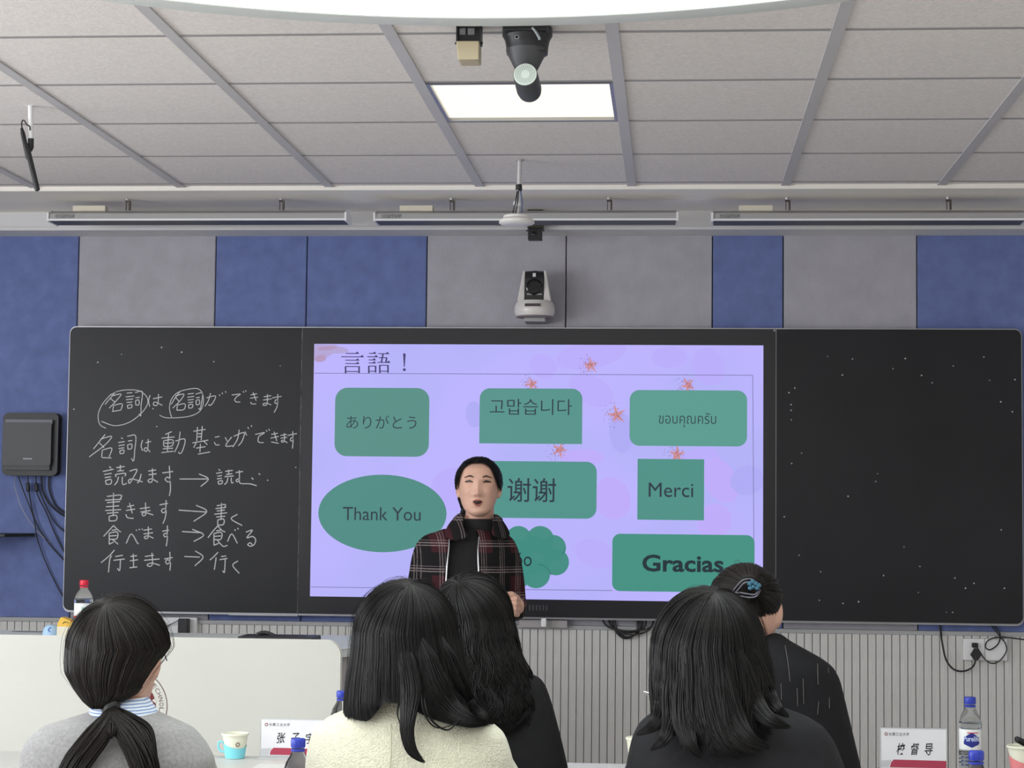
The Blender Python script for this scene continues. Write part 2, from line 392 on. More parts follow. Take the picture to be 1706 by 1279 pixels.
def flat(name, polys, m_, parent=dp, y=None, **pr):
    """flat print on a display or board: polygons (lists of (x, z)) just proud of it"""
    if y is None: lay[0] -= .00006; y = lay[0]
    V = []; Fc = []
    for p in polys:
        b0 = len(V); V += [(x, y, z) for x, z in p]; Fc.append(tuple(range(b0, b0+len(p))))
    o = MB().add(V, Fc).build(name, m_, parent, **pr); return o
def ell2(cx, cz, rx, rz, rot=0, n=28):
    return [(cx+rx*math.cos(t_)*math.cos(rot)-rz*math.sin(t_)*math.sin(rot), cz+rx*math.cos(t_)*math.sin(rot)+rz*math.sin(t_)*math.cos(rot)) for t_ in [2*PI*k/n for k in range(n)]]
PXM = 1/390.
def petal(u, v, ru, rv, rot=0):
    c = P(u, v, SY); return [(min(max(x, sx0), sx1), min(max(z, sz0), sz1)) for x, z in ell2(c[0], c[1], ru*PXM, rv*PXM, rot)]
def prints(name, polys, m_):
    for p_ in polys: flat(name, [p_], m_)
m_pet = emis('petal_violet', (185, 172, 250)); m_pet2 = emis('petal_pink', (190, 171, 249)); m_pet3 = emis('petal_blue', (174, 170, 244))
prints('blossom_print', [petal(985, 590, 60, 24, .2), petal(1180, 610, 26, 32, .4), petal(1115, 595, 30, 18), petal(905, 610, 20, 24, 1)], m_pet)
prints('blossom_print', [petal(760, 815, 42, 36, -.2), petal(985, 650, 40, 24, -.5), petal(992, 922, 36, 22, -.3), petal(1160, 770, 40, 22, .4)], m_pet)
prints('blossom_print', [petal(1020, 830, 30, 36, .3), petal(1200, 800, 26, 40, .5), petal(970, 762, 36, 14, 0), petal(1190, 868, 28, 30, -.6)], m_pet2)
prints('blossom_print', [petal(1245, 800, 28, 24, .3), petal(1035, 720, 20, 34, .1), petal(790, 690, 14, 22, .1), petal(1195, 930, 30, 30, 0)], m_pet3)
cpk = P(540, 590, SY)
prints('blossom_print', [petal(548, 581, 34, 7, -.1), [P(524, 574, SY), P(560, 574, SY), P(566, 582, SY), P(540, 598, SY), P(523.5, 600, SY)]], emis('bud_pink', (178, 164, 214)))
prints('blossom_print', [petal(534, 597, 10, 6, .2), petal(545, 580, 16, 3.5, .1)], emis('bud_rose', (178, 150, 190)))
# thin outline on the slide
def strokes(name, lst, w, m_, parent=dp, y=None, Y=SY, dens=4, smooth=True, **pr):
    if y is None: lay[0] -= .00006; y = lay[0]
    V = []; Fc = []
    for st in lst:
        ww = w
        if isinstance(st, tuple) and np.isscalar(st[1]): st, ww = st
        pts = [P(u, v, Y) for u, v in st]
        if smooth: pts = densify(pts, dens)
        A, B = ribbon(pts, ww*PXM); b0 = len(V)
        V += [(x, y-.00002*(len(V) % 3), z) for x, z in A]; Fc += [tuple(i+b0 for i in f_) for f_ in B]
    return MB().add(V, Fc).build(name, m_, parent, **pr)
m_line = emis('slide_line', (128, 124, 178))
strokes('outline', [[(524, 621.5), (1254, 625)], [(1254, 625), (1256.5, 985)], [(518, 977.5), (1020, 983.5)]], 1.2, m_line, smooth=False)
# cherry-blossom stamens
m_or = emis('stamen_orange', (204, 140, 146)); m_dk = emis('stamen_dark', (120, 70, 90))
for (u, v, s_, ph) in ((886, 640, 15, .3), (984, 609, 15, .1), (1027, 691, 18, .2), (1146, 642, 16, .5), (932, 749, 17, .9), (1128, 757, 18, 1.2)):
    c = P(u, v, SY); pol = []
    for k in range(10):
        r_ = s_*PXM*(.95 if k % 2 == 0 else .24)*(1+.15*random.uniform(-1, 1)); a_ = ph+PI/2+2*PI*k/10
        pol.append((c[0]+r_*math.cos(a_), c[1]+r_*math.sin(a_)))
    star = [[(c[0], c[1]), pol[k], pol[(k+1) % 10]] for k in range(10)]
    flat('stamen_print', star, m_or)
    flat('stamen_dots', [ell2(c[0]+q__*math.cos(a__), c[1]+q__*math.sin(a__), .95*PXM, .95*PXM, 0, 6) for a__, q__ in [(random.uniform(0, 2*PI), s_*PXM*random.uniform(.1, .62)) for _ in range(46)]], m_or, kind='stuff')
    dots = []
    for k in range(60):
        a_ = random.uniform(PI*.55, PI*1.5) if k % 2 else random.uniform(0, 2*PI); r_ = s_*PXM*(random.uniform(.6, 1.35) if k % 2 else random.uniform(.05, .7))
        dots.append(ell2(c[0]+r_*math.cos(a_), c[1]+r_*math.sin(a_), .6*PXM, .6*PXM, 0, 6))
    flat('stamen_dots', dots, m_dk, kind='stuff')
# green shapes
def box4(u0, u1, v0, v1, Y=SY):
    uc, vc = (u0+u1)/2, (v0+v1)/2
    return float(at(u0, vc, Y)[0]), float(at(u1, vc, Y)[0]), float(at(uc, v1, Y)[2]), float(at(uc, v0, Y)[2])
def green(rgb): return emis('slide_green_%d_%d' % (rgb[0], rgb[1]), rgb)
def shape(u0, u1, v0, v1, r, corners, rgb): return flat('text_shape', [rrect(*box4(u0, u1, v0, v1), r*PXM, corners)], green(rgb))
shape(558, 715, 646, 760.3, 21, (1, 1, 1, 1), (86, 142, 133))
shape(799, 970, 647, 739, 17, (0, 0, 1, 1), (84, 146, 138))
shape(1049, 1244.6, 650, 743, 16, (1, 1, 1, 1), (90, 154, 144))
c = P(637, 855, SY); flat('text_shape', [ell2(c[0], c[1], 108.3*PXM, 64.8*PXM, 0, 64)], green((76, 138, 130)))
shape(788, 994, 768.3, 863, 17, (1, 1, 1, 1), (80, 146, 138))
shape(1062, 1173, 764.5, 866, 1, (0, 0, 0, 0), (78, 144, 134))
m_g7 = green((68, 140, 130))
flat('text_shape', [petal(u, v, r, r) for u, v, r in ((864, 898, 22), (900, 899, 23), (922, 912, 21), (926, 936, 22), (893, 956, 23.5), (862, 960, 21), (890, 925, 32), (858, 930, 32), (834, 915, 24), (832, 945, 24))], m_g7)
strokes('outline', [[(941, 913), (941, 918), (937, 922)], [(896, 940), (906, 942), (915, 950), (918, 958)]], .9, emis('cloud_line', (40, 100, 96)), kind='stuff')
shape(1020, 1257, 890, 985.8, 13, (1, 1, 1, 1), (68, 144, 130))
m_txt = emis('slide_ink', (42, 54, 68)); m_txt2 = emis('slide_title_ink', (66, 60, 110)); m_txtb = emis('slide_ink_bold', (34, 50, 58))
def stext(body, u0, u1, v0, v1, m_, bold=0):
    lay[0] -= .00006; b4 = box4(u0, u1, v0, v1)
    V, Fc = text_mesh(body, *b4, lay[0], bold)
    return MB().add(V, Fc).build('lettering', m_, dp)
stext('ありがとう', 577.4, 694, 691.8, 714, m_txt, -.004)
stext('고맙습니다', 816, 953, 664.5, 691, m_txt, -.004)
stext('ขอบคุณครับ', 1097.5, 1193, 687, 712, m_txt, -.006)
stext('谢谢', 845.6, 926.5, 796, 836, m_txt, .004)
stext('Merci', 1080.7, 1155, 804, 828, m_txt)
stext('Thank You', 571.5, 701, 844.8, 866.8, m_txt)
stext('Gracias', 1070, 1205.6, 924, 952.7, m_txtb, .026)
stext('õo', 857, 886, 920, 943, m_txtb, 0)
# title in a Mincho-like hand: thin horizontals ending in a small wedge, thick verticals
TH = []; TV = []; TW = []
def q1(x, y): return (500+x/4.265, 560+y/4.265)
def hz_(x0, x1, y, wedge=True):
    TH.append([q1(x0, y), q1(x1, y+1)])
    if wedge: TW.append([q1(x1-24, y-2), q1(x1-9, y-13), q1(x1+3, y+4), q1(x1-24, y+3)])
hz_(325, 418, 122); hz_(293, 452, 146); hz_(322, 420, 170); hz_(322, 420, 194); hz_(322, 422, 215, False); hz_(322, 422, 250, False)
TV += [[q1(324, 213), q1(324, 264)], [q1(420, 213), q1(420, 262)]]
hz_(490, 540, 122); hz_(478, 552, 146); hz_(488, 538, 168); hz_(488, 538, 190); hz_(488, 538, 212, False); hz_(488, 538, 248, False)
TV += [[q1(489, 210), q1(489, 262)], [q1(537, 210), q1(537, 258)]]
hz_(556, 632, 124); hz_(560, 618, 152, False); hz_(550, 640, 186); hz_(566, 626, 206, False); hz_(566, 626, 248, False)
TV += [[q1(590, 126), q1(578, 186)], [q1(616, 152), q1(610, 186)], [q1(567, 204), q1(567, 262)], [q1(625, 204), q1(625, 260)]]
strokes('lettering', TH, 1.5, m_txt2, smooth=False, kind='stuff'); strokes('lettering', TV, 2.7, m_txt2, smooth=False, kind='stuff')
ex = [P(*q1(x, y), SY) for x, y in ((732, 124), (741, 121), (751, 126), (744, 218), (738, 218))]
flat('lettering', [[P(*p_, SY) for p_ in w_] for w_ in TW]+[ex, petal(*q1(741, 238), 2.5, 2.4)], m_txt2, kind='stuff')
# maker's mark and a small aluminium dot on the frame
lgo = MB(); V, Fc = text_mesh('•ıııııı', *box4(872, 912, 1007, 1016.5, SY), SY-.0004); lgo.add(V, Fc); lgo.build('badge', mat('badge_grey', (.06, .06, .065), .5), dp)
c = P(1290, 550.5, SY); flat('frame_dot', [ell2(c[0], c[1], .004, .004)], M_ALU, y=SY-.002)

# chalk handwriting (traced in a 3.1976x enlargement of the board)
def q2(p): return (100+p[0]/3.1976, 600+p[1]/3.1976)
L1 = [[(300,165),(265,205),(240,235)],[(275,190),(325,180),(300,215),(262,255)],[(270,205),(295,225)],[(285,240),(280,275)],[(285,240),(330,232),(325,265)],[(282,272),(325,265)],
[(355,175),(385,172)],[(350,195),(395,190)],[(352,210),(390,206)],[(355,225),(385,222)],[(358,240),(362,258)],[(358,240),(382,236),(380,252),(362,256)],[(400,172),(438,168),(432,240),(430,295),(420,285)],[(402,200),(425,197)],[(402,215),(404,240)],[(402,215),(420,212),(420,236),(404,238)],
[(480,185),(472,215),(478,248)],[(495,205),(545,195)],[(525,180),(522,225),(515,240),(498,238),(505,222),(545,240)],[(492,255),(498,260)],
[(640,165),(610,205),(592,235)],[(615,190),(660,180),(640,215),(600,255)],[(618,200),(635,220)],[(625,240),(622,268)],[(625,238),(665,232),(660,262),(622,266)],
[(680,180),(712,176)],[(678,197),(715,192)],[(680,212),(712,208)],[(682,226),(710,222)],[(684,238),(686,255)],[(684,238),(706,235),(704,252),(686,255)],[(722,180),(758,176),(752,235),(745,262),(738,254)],[(724,200),(745,197)],[(724,214),(726,238)],[(724,214),(742,211),(741,234),(726,237)],
[(780,200),(828,190),(815,225),(800,240),(790,235)],[(802,175),(790,215),(772,245)],[(848,182),(852,190)],[(862,172),(867,180)],[(880,165),(885,172)],
[(915,185),(960,180),(940,195),(930,212),(940,222),(960,222)],[(975,165),(980,172)],[(988,160),(992,167)],
[(1015,185),(1050,178)],[(1012,202),(1055,196)],[(1028,170),(1045,215)],[(1015,222),(1022,232),(1045,232)],
[(1085,195),(1125,188)],[(1082,212),(1128,205)],[(1105,180),(1103,232),(1085,240),(1082,232),(1100,228),(1125,238)],
[(1130,200),(1180,192)],[(1160,180),(1158,225),(1145,228),(1148,212),(1160,215),(1155,250),(1140,278)]]
C1 = [[(270,185),(300,168),(350,158),(420,162),(462,195),(465,235),(430,285),(365,332),(290,348),(220,325)],[(245,362),(215,345),(203,310),(208,270),(232,225),(272,180)],
[(530,292),(560,305),(620,306),(690,298),(740,275),(762,235),(760,180),(735,152),(690,153),(630,170),(595,205),(583,250),(590,290),(597,308)]]
L2 = [[(240,395),(200,445),(178,472)],[(215,420),(275,405),(240,450),(155,515)],[(210,440),(235,465)],[(225,480),(222,515)],[(225,478),(275,468),(262,515)],[(222,518),(275,520)],
[(325,412),(335,418)],[(310,438),(345,433)],[(312,455),(345,450)],[(312,470),(342,466)],[(318,482),(320,498)],[(318,482),(340,478),(338,495),(320,497)],[(358,405),(402,402),(398,480),(392,535),(380,522)],[(362,430),(385,427)],[(360,450),(362,475)],[(360,450),(382,447),(380,470),(362,473)],
[(440,425),(432,455),(440,482)],[(455,440),(485,432)],[(470,420),(468,465),(460,485),(448,478),(458,465),(480,488)],
[(595,380),(560,395)],[(540,415),(610,408)],[(578,390),(572,490)],[(552,428),(600,424),(597,455),(555,458),(552,428)],[(555,442),(598,439)],[(548,472),(602,468)],[(540,492),(605,484)],[(615,430),(665,420),(655,475),(640,497),(630,488)],[(640,380),(632,440),(610,490)],
[(710,378),(775,368)],[(732,355),(728,430)],[(758,350),(752,425)],[(735,392),(755,390)],[(733,408),(753,405)],[(705,440),(790,425)],[(725,440),(712,465)],[(765,430),(785,450)],[(725,468),(775,460)],[(748,445),(745,490)],[(735,500),(800,488)],
[(825,410),(850,405)],[(822,435),(830,450),(850,450)],[(880,410),(890,430)],[(915,408),(890,440),(885,458),(920,455)],
[(925,405),(980,385),(970,430),(950,455)],[(955,370),(945,420),(920,462)],[(985,380),(995,400)],[(1000,355),(1005,365)],[(1018,346),(1022,354)],
[(1040,395),(1090,385),(1060,405),(1055,430),(1065,438),(1085,438)],[(1098,372),(1103,380)],[(1112,366),(1116,374)],
[(1125,395),(1160,388)],[(1122,415),(1165,405)],[(1140,380),(1155,430)],[(1125,435),(1165,442)],
[(1175,400),(1208,395)],[(1175,415),(1210,410)],[(1195,388),(1195,430),(1180,435),(1185,425),(1212,440)],[(1212,400),(1262,390)],[(1240,378),(1240,425),(1228,428),(1230,415),(1242,418),(1238,470)]]
L3 = [[(262,565),(272,575)],[(228,592),(285,580)],[(235,608),(275,602)],[(238,625),(272,620)],[(242,640),(246,662)],[(242,640),(272,635),(270,658),(246,660)],[(300,572),(345,565)],[(322,558),(320,590)],[(305,590),(340,587)],[(295,608),(298,622)],[(295,608),(348,602),(345,618)],[(312,620),(305,645),(290,665)],[(332,620),(332,655),(340,662),(355,655)],
[(370,590),(410,582),(390,625),(370,655),(365,640),(385,632),(440,648)],[(432,605),(425,635),(412,655)],
[(470,590),(512,584)],[(472,610),(515,604)],[(492,575),(492,640),(475,650),(470,638),(490,632),(522,650)],
[(545,600),(602,592)],[(582,562),(585,640),(570,645),(560,632),(575,622),(586,640),(588,690),(582,722)],
[(637,632),(785,632)],[(740,605),(790,632),(750,672)],
[(845,580),(853,588)],[(832,602),(865,596)],[(838,618),(862,613)],[(836,632),(862,628)],[(842,645),(845,660)],[(842,645),(864,641),(862,656),(845,660)],[(880,592),(920,586)],[(898,582),(898,605)],[(885,608),(918,604)],[(876,620),(925,616)],[(895,625),(888,650),(875,662)],[(912,625),(914,652),(925,650)],
[(935,598),(975,592)],[(955,585),(955,632),(945,648),(938,638),(955,632),(960,655),(1010,658),(1048,668)],[(1020,625),(1030,635)],[(1058,603),(1066,609)],[(1103,637),(1109,641)]]
L4 = [[(250,725),(325,718),(318,742)],[(240,745),(328,740)],[(250,758),(320,752)],[(285,705),(283,830)],[(245,780),(315,775)],[(240,800),(325,795)],[(250,815),(312,810)],[(262,830),(262,855)],[(262,830),(300,826),(298,852),(262,856)],
[(358,780),(395,772)],[(352,800),(400,792)],[(370,760),(385,815)],[(350,820),(360,838),(392,842)],
[(425,790),(478,783)],[(428,808),(482,800)],[(455,758),(457,818),(442,828),(438,815),(457,812),(497,824)],
[(530,770),(575,762)],[(565,745),(562,800),(550,812),(540,800),(552,790),(565,800),(560,840),(548,870)],
[(632,798),(778,808)],[(725,772),(782,805),(712,858)],
[(835,775),(880,768),(876,785)],[(828,790),(885,783)],[(835,803),(878,797)],[(860,760),(858,845)],[(822,820),(890,812)],[(832,835),(880,830)],[(840,850),(840,878)],[(840,850),(872,846),(870,874),(840,878)],[(945,820),(912,845),(970,880)]]
L5 = [[(285,880),(262,905),(232,938)],[(285,880),(310,905),(325,915)],[(275,905),(300,902)],[(262,920),(262,980)],[(262,920),(305,915),(302,950),(264,953)],[(264,936),(302,933)],[(262,980),(285,968)],[(280,955),(310,980)],
[(352,975),(380,925),(410,970),(418,978)],[(405,902),(409,908)],[(420,898),(425,904)],[(436,897),(440,903)],
[(445,905),(490,898)],[(445,925),(495,918)],[(470,885),(470,940),(455,950),(450,940),(470,935),(498,948)],[(545,910),(580,905)],[(572,880),(570,930),(558,940),(552,928),(565,922),(572,945),(566,990)],
[(650,912),(755,918)],[(705,900),(765,930),(712,965)],
[(840,882),(815,910),(788,945)],[(840,882),(862,905),(880,915)],[(832,908),(855,905)],[(820,922),(820,985)],[(820,922),(860,917),(857,952),(822,955)],[(822,938),(857,935)],[(820,985),(845,975)],[(838,958),(868,990),(892,985)],
[(892,965),(915,925),(945,975)],[(930,900),(935,908)],[(945,893),(951,900)],[(990,915),(1025,905),(995,945),(1025,938),(1042,955),(1035,980),(1015,990),(1000,982),(1012,972),(1025,982)]]
L6 = [[(290,1010),(262,1042),(218,1078)],[(275,1040),(265,1062),(258,1130)],[(295,1045),(335,1038)],[(285,1065),(345,1058)],[(322,1062),(318,1118),(305,1108)],
[(375,1045),(410,1040)],[(372,1068),(415,1062)],[(390,1030),(392,1100)],[(370,1105),(412,1100)],
[(452,1045),(500,1038)],[(448,1065),(530,1058)],[(490,1025),(492,1085),(475,1098),(465,1088),(490,1080),(532,1092)],[(555,1058),(600,1050)],[(585,1020),(585,1070),(572,1085),(562,1072),(575,1062),(588,1080),(585,1120)],
[(662,1045),(745,1048)],[(720,1015),(762,1048),(718,1095)],
[(842,1022),(820,1045),(798,1064)],[(832,1050),(822,1115)],[(858,1045),(885,1042)],[(850,1062),(892,1055)],[(880,1060),(876,1128),(866,1120)],[(948,1068),(920,1092),(955,1135)]]
for LL, w_, fn in ((L1, 1.5, 'chalk_writing'), (C1, 1.35, 'chalk_ring'), (L2, 1.6, 'chalk_writing'), (L3, 1.8, 'chalk_writing'), (L4, 1.8, 'chalk_writing'), (L5, 1.8, 'chalk_writing'), (L6, 1.8, 'chalk_writing')):
    strokes(fn, [[q2(p) for p in s_] for s_ in LL], w_, M_CHALK, lp, y=-.0104, Y=-.0104, dens=5, kind='stuff')
D = [(1106+x/2.8417, 400+y/2.8417) for x, y in ((775,550),(893,562),(1085,608),(845,638),(1143,560),(1370,595),(1515,553),(1220,640),(1270,675),(1542,663),(1662,660),(1595,765),(1650,812),(620,700),(592,722),(602,778),(602,805),(603,850),(652,1008),(605,1057),(1012,1105),(1003,1142),(872,1212))]
D += [(1106+x/2.8417, 829+y/2.8417) for x, y in ((570,90),(1597,152),(1137,232),(640,272),(742,350),(1040,368),(1212,325),(1378,380),(1428,428),(1205,448),(1468,405),(1612,428),(736,485),(848,500),(922,492),(1337,542),(1367,542))]
def dots(lst, parent, y=-.0104):
    pol = []
    for i, (u, v) in enumerate(lst):
        c_ = P(u, v, y); r_ = random.uniform(.7, 1.35)*PXM; pol.append(ell2(c_[0], c_[1], r_*1.15, r_, 0, 8))
    return flat('chalk_specks', pol, M_CHALK, parent, y=y, kind='stuff')
dots(D, rp)
dots([(x/2.8417, 400+y/2.8417) for x, y in ((575,540),(765,508),(860,530),(1012,575),(1327,595),(742,882),(350,800),(463,578),(1400,1075))], lp)
# clip under the frame and a cable bundle behind it
MB().cbox((at(906, 1036, -.01)[0], -.01, bz0-.014), (.022, .018, .036)).build('mounting_clip', M_LIP, bb, bevel=.003)
cbm = MB(); x_c = at(1045, 1040, .03)[0]
for k in range(7):
    w_ = .115-.010*k+random.uniform(-.01, .01); dz = .062+.004*k-random.uniform(0, .02); ox = random.uniform(-.02, .02)
    cbm.tube(densify([(x_c-w_+ox, .054, bz0+.02), (x_c-w_*.72+ox, .034+.002*k, bz0-dz*.6), (x_c+ox, .015+.003*k, bz0-dz), (x_c+w_*.8+ox, .034+.002*k, bz0-dz*.7), (x_c+w_+ox*2, .054, bz0+.02)], 6), .0034, 6)
tag(cbm.build('cable_bundle', M_BLACK, smooth=True), 'tangle of black cables hanging under the lit screen', 'cables')
# rail below the screen (bottom of the hanging bracket)
rb = MB(); q = at(895, 1040, .03); rb.box(at(865, 1040, .03)[0], at(945, 1040, .03)[0], .02, .058, q[2]-.012, q[2]+.02); rb.build('bracket', M_DESKSIDE, bb)

# ------------------------------------------------------------------ board lamps
def board_lamp(u0, u1, hangers, box_u, lab, gi):
    Y0 = -.5; p = at((u0+u1)/2, 366, Y0); z = float(p[2]); x0, x1 = float(at(u0, 366, Y0)[0]), float(at(u1, 366, Y0)[0])
    t_ = thing('board_lamp', lab, 'lamp', ((x0+x1)/2, Y0, z-.03), 'blackboard lamps hanging from the ceiling')
    e = .008
    MB().prism([(Y0, z), (Y0+.004, z+.028), (Y0+.05, z+.045), (Y0+.125, z+.03), (Y0+.13, z+.01), (Y0+.12, z+.004), (Y0+.01, z-.001)], x0+e, x1-e, 'x').build('housing', M_LAMPGREY, t_)
    MB().prism([(Y0-.003, z-.003), (Y0-.003, z+.005), (Y0+.004, z+.005), (Y0+.004, z-.003)], x0+e, x1-e, 'x').build('edge_lip', M_LIP, t_)
    MB().prism([(Y0+.006, z-.002), (Y0+.118, z-.005), (Y0+.118, z+.003), (Y0+.006, z+.003)], x0+e+.003, x1-e-.003, 'x').build('louver', M_UNDER, t_)
    for xa in (x0, x1-e):
        MB().prism([(Y0-.004, z-.005), (Y0-.004, z+.030), (Y0+.05, z+.048), (Y0+.132, z+.031), (Y0+.132, z-.006)], xa, xa+e, 'x').build('end_cap', M_LIP, t_)
    if box_u:
        ba, bb_ = float(at(box_u[0], 350, Y0+.06)[0]), float(at(box_u[1], 350, Y0+.06)[0])
        MB().box(ba, bb_, Y0+.035, Y0+.085, z+.042, z+.066).build('driver_box', M_CREAM, t_, bevel=.002)
    la = float(at(u0+14, 360, Y0)[0]); MB().hexa([(la, Y0-.0005, z+.008), (la+.08, Y0-.0005, z+.008), (la, Y0, z+.008), (la+.08, Y0, z+.008), (la, Y0+.002, z+.024), (la+.08, Y0+.002, z+.024), (la, Y0+.004, z+.024), (la+.08, Y0+.004, z+.024)]).build('rating_label', mat('label_dim', (.25, .25, .25), .6, noise=(180, .5)), t_)
    for hu in hangers:
        hx = float(at(hu, 335, Y0)[0])
        MB().tube([(hx, Y0+.03, CZ+.004), (hx, Y0+.03, z+.082)], .0045, 10).build('hanger_rod', M_LIP, t_, smooth=True)
        cl = MB(); cl.box(hx-.006, hx+.012, Y0+.024, Y0+.036, z+.078, z+.086); cl.box(hx+.009, hx+.016, Y0+.022, Y0+.038, z+.045, z+.084); cl.box(hx-.004, hx-.001, Y0+.026, Y0+.034, z+.045, z+.080)
        cl.build('clamp', mat('clamp_bronze', (.10, .085, .075), .45, metal=.6), t_)
    return t_
board_lamp(78, 577, (208, 465), (124, 178), 'long grey board lamp above the handwriting, leftmost of three', 0)
board_lamp(622, 1130, (750, 1013), (667, 722), 'long grey board lamp behind the white hanging disc', 1)
board_lamp(1185, 1712, (1311, 1580), (1231, 1287), 'long grey board lamp above the empty right board', 2)

# ------------------------------------------------------------------ ceiling devices
# round white access disc on a pole
p = atz(866, 268, CZ); Yd = float(p[1]); dc = at(861, 364, Yd)
t = thing('ceiling_microphone_disc', 'round white ceiling disc on a short pole with cables, above the screen', 'microphone', (p[0], Yd, dc[2]))
zz = float(dc[2])
MB().lathe([(.040, .014), (.048, .010), (.050, .002), (.063, -.006), (.0655, -.016), (.060, -.021), (.03, -.023)], (dc[0], Yd, zz), 48).build('disc', mat('disc_white', (.86, .84, .80), .4), t, smooth=True)
MB().tube([(p[0], Yd, CZ+.005), (p[0]-.002, Yd, zz+.115)], .0085, 14).build('pole', mat('pole_grey', (.62, .61, .61), .4, metal=.3), t, smooth=True)
MB().lathe([(.016, 0), (.016, .004)], (p[0], Yd, CZ+.0), 20).build('ceiling_plate', M_LAMPGREY, t, smooth=True)
MB().tube([(p[0]-.003, Yd, zz+.125), (p[0]-.002, Yd, zz+.108), (p[0]-.004, Yd, zz+.102)], [.0115, .0125, .011], 14).build('tape_wrap', M_BLACK, t, smooth=True)
j = MB(); j.tube([(p[0]-.003, Yd, zz+.105), (p[0]-.005, Yd-.003, zz+.045)], [.0085, .011], 12); j.ell((p[0]-.012, Yd-.004, zz+.055), (.010, .006, .012)); j.tube([(p[0]-.005, Yd, zz+.05), (p[0]-.005, Yd, zz+.012)], .005, 8)
j.build('swivel_joint', M_LIP, t, smooth=True)
for dx_, mm in ((-.014, M_BLACK), (-.004, M_BLACK), (.016, mat('cable_blue', (.05, .09, .22), .4))):
    MB().tube(densify([(p[0]-.002+dx_*.4, Yd-.012, zz+.10), (p[0]-.002+dx_*.8, Yd-.013, zz+.06), (dc[0]+dx_*1.1, Yd-.010, zz+.012)], 5), .0024, 6).build('cable', mm, t, smooth=True)
# left hanging microphone
p = atz(51, 179, CZ); Ym = float(p[1])
t = thing('hanging_microphone', 'black stick microphone hanging tilted from a short white ceiling pipe', 'microphone', (p[0], Ym, CZ-.25))
pe = at(51.5, 234, Ym)
MB().tube([(p[0], Ym, CZ+.005), (pe[0], Ym, pe[2])], .0085, 14).build('pipe', M_LIP, t, smooth=True)
MB().tube([at(51.5, 231, Ym), at(51.3, 246, Ym), at(50, 252, Ym)], [.0095, .0095, .006], 14).build('clamp', M_BLACK, t, smooth=True)
a0, a1 = at(44, 240, Ym-.012), at(62.5, 317, Ym-.02)
MB().tube([a0, a0*.97+a1*.03, a1*.97+a0*.03, a1+0*(a1-a0), a1+.012*(a1-a0)], [.007, .0085, .0085, .0075, .004], 14).build('microphone_body', M_BLACK, t, smooth=True)
MB().tube([at(36, 213, Ym-.014), at(38, 222, Ym-.014), at(43, 245, Ym-.014), at(46.5, 263, Ym-.014), at(48, 266, Ym-.014)], [.004, .0075, .008, .0075, .004], 12).build('connector', M_BLACK, t, smooth=True)
MB().tube(densify([at(36.5, 213, Ym-.014), at(36.5, 203, Ym-.014), at(40, 200.5, Ym-.012), at(45, 208, Ym-.01), at(49.5, 211, Ym-.010), at(49.8, 217, Ym-.010)], 5), .0022, 8).build('cable', M_BLACK, t, smooth=True)
# tracking camera with round lamp face on the ceiling
p = atz(878, 46, CZ); Yc = float(p[1]); sc_ = (Yc-CAM[1])/F      # metres per pixel there
X = lambda u, v=80, Y=Yc: float(at(u, v, Y)[0]); Z = lambda v, u=878, Y=Yc: float(at(u, v, Y)[2])
t = thing('tracking_camera', 'black cone ceiling camera with a pale round perforated face', 'camera', (p[0], Yc, Z(165)))
MB().lathe([(42*sc_, 0), (43*sc_, -.006), (42.5*sc_, -.022), (38*sc_, -.034), (36*sc_, -.05), (35*sc_, Z(90)-CZ)], (X(878), Yc+.01, CZ+.001), 40).build('mount', M_BLACK, t, smooth=True)
MB().box(X(840), X(914), Yc-.064, Yc-.02, Z(60), CZ+.003).build('mount_plate', M_BLACK, t, bevel=.004)
cp_ = at(861, 62, Yc-.066); MB().lathe([(.0035, 0), (.0035, .003), (.0055, .003), (.0055, 0)], cp_, 16, ax=(0, -1, 0)).build('port', M_METAL, t, smooth=True)
MB().tube(densify([at(887, 46, Yc-.068), at(892, 52, Yc-.070), at(898, 62, Yc-.068), at(899, 66, Yc-.066)], 4), [.0035]*13, 6).build('arrow_sticker', mat('arrow_grey', (.32, .36, .37), .5), t)
MB().lathe([(35*sc_, Z(82)-CZ), (34.5*sc_, Z(86)-CZ), (18*sc_, Z(118)-CZ), (14*sc_, Z(124)-CZ)], (X(877), Yc+.005, CZ), 40).build('cone', M_DGREY, t, smooth=True)
fc = at(875, 124, Yc-.055); ax = np.array([.03, .985, -.17]); ax /= np.linalg.norm(ax)
MB().lathe([(19.5*sc_, 0), (20.5*sc_, .004), (21*sc_, .02), (21.5*sc_, .10), (20*sc_, .118), (15*sc_, .128), (4*sc_, .133)], fc, 40, ax=ax).build('barrel', M_DGREY, t, smooth=True)
fcp = MB(); fcp.lathe([(.5*sc_, -.002), (19*sc_, -.002), (19.6*sc_, 0), (19.6*sc_, .006)], fc, 40, ax=ax); face = fcp.build('round_face', mat('face_pale', (.52, .57, .52), .5), t, smooth=True)
ho = MB(); n1 = np.cross(ax, (0, 0, 1)); n1 /= np.linalg.norm(n1); n2 = np.cross(n1, ax)
for rr_, nn_ in ((8.5, 18), (11, 24), (13.5, 28), (16, 34)):
    for k in range(nn_):
        a_ = 2*PI*k/nn_; ho.lathe([(.62*sc_, -.0030), (.62*sc_, -.0019)], fc+sc_*rr_*(math.cos(a_)*n1+math.sin(a_)*n2), 6, ax=ax)
ho.build('perforations', mat('hole_grey', (.05, .07, .06), .6), face, kind='stuff')
MB().box(X(868), X(886), Yc-.030, Yc+.02, Z(112), Z(90)).build('yoke', M_BLACK, t, bevel=.006)
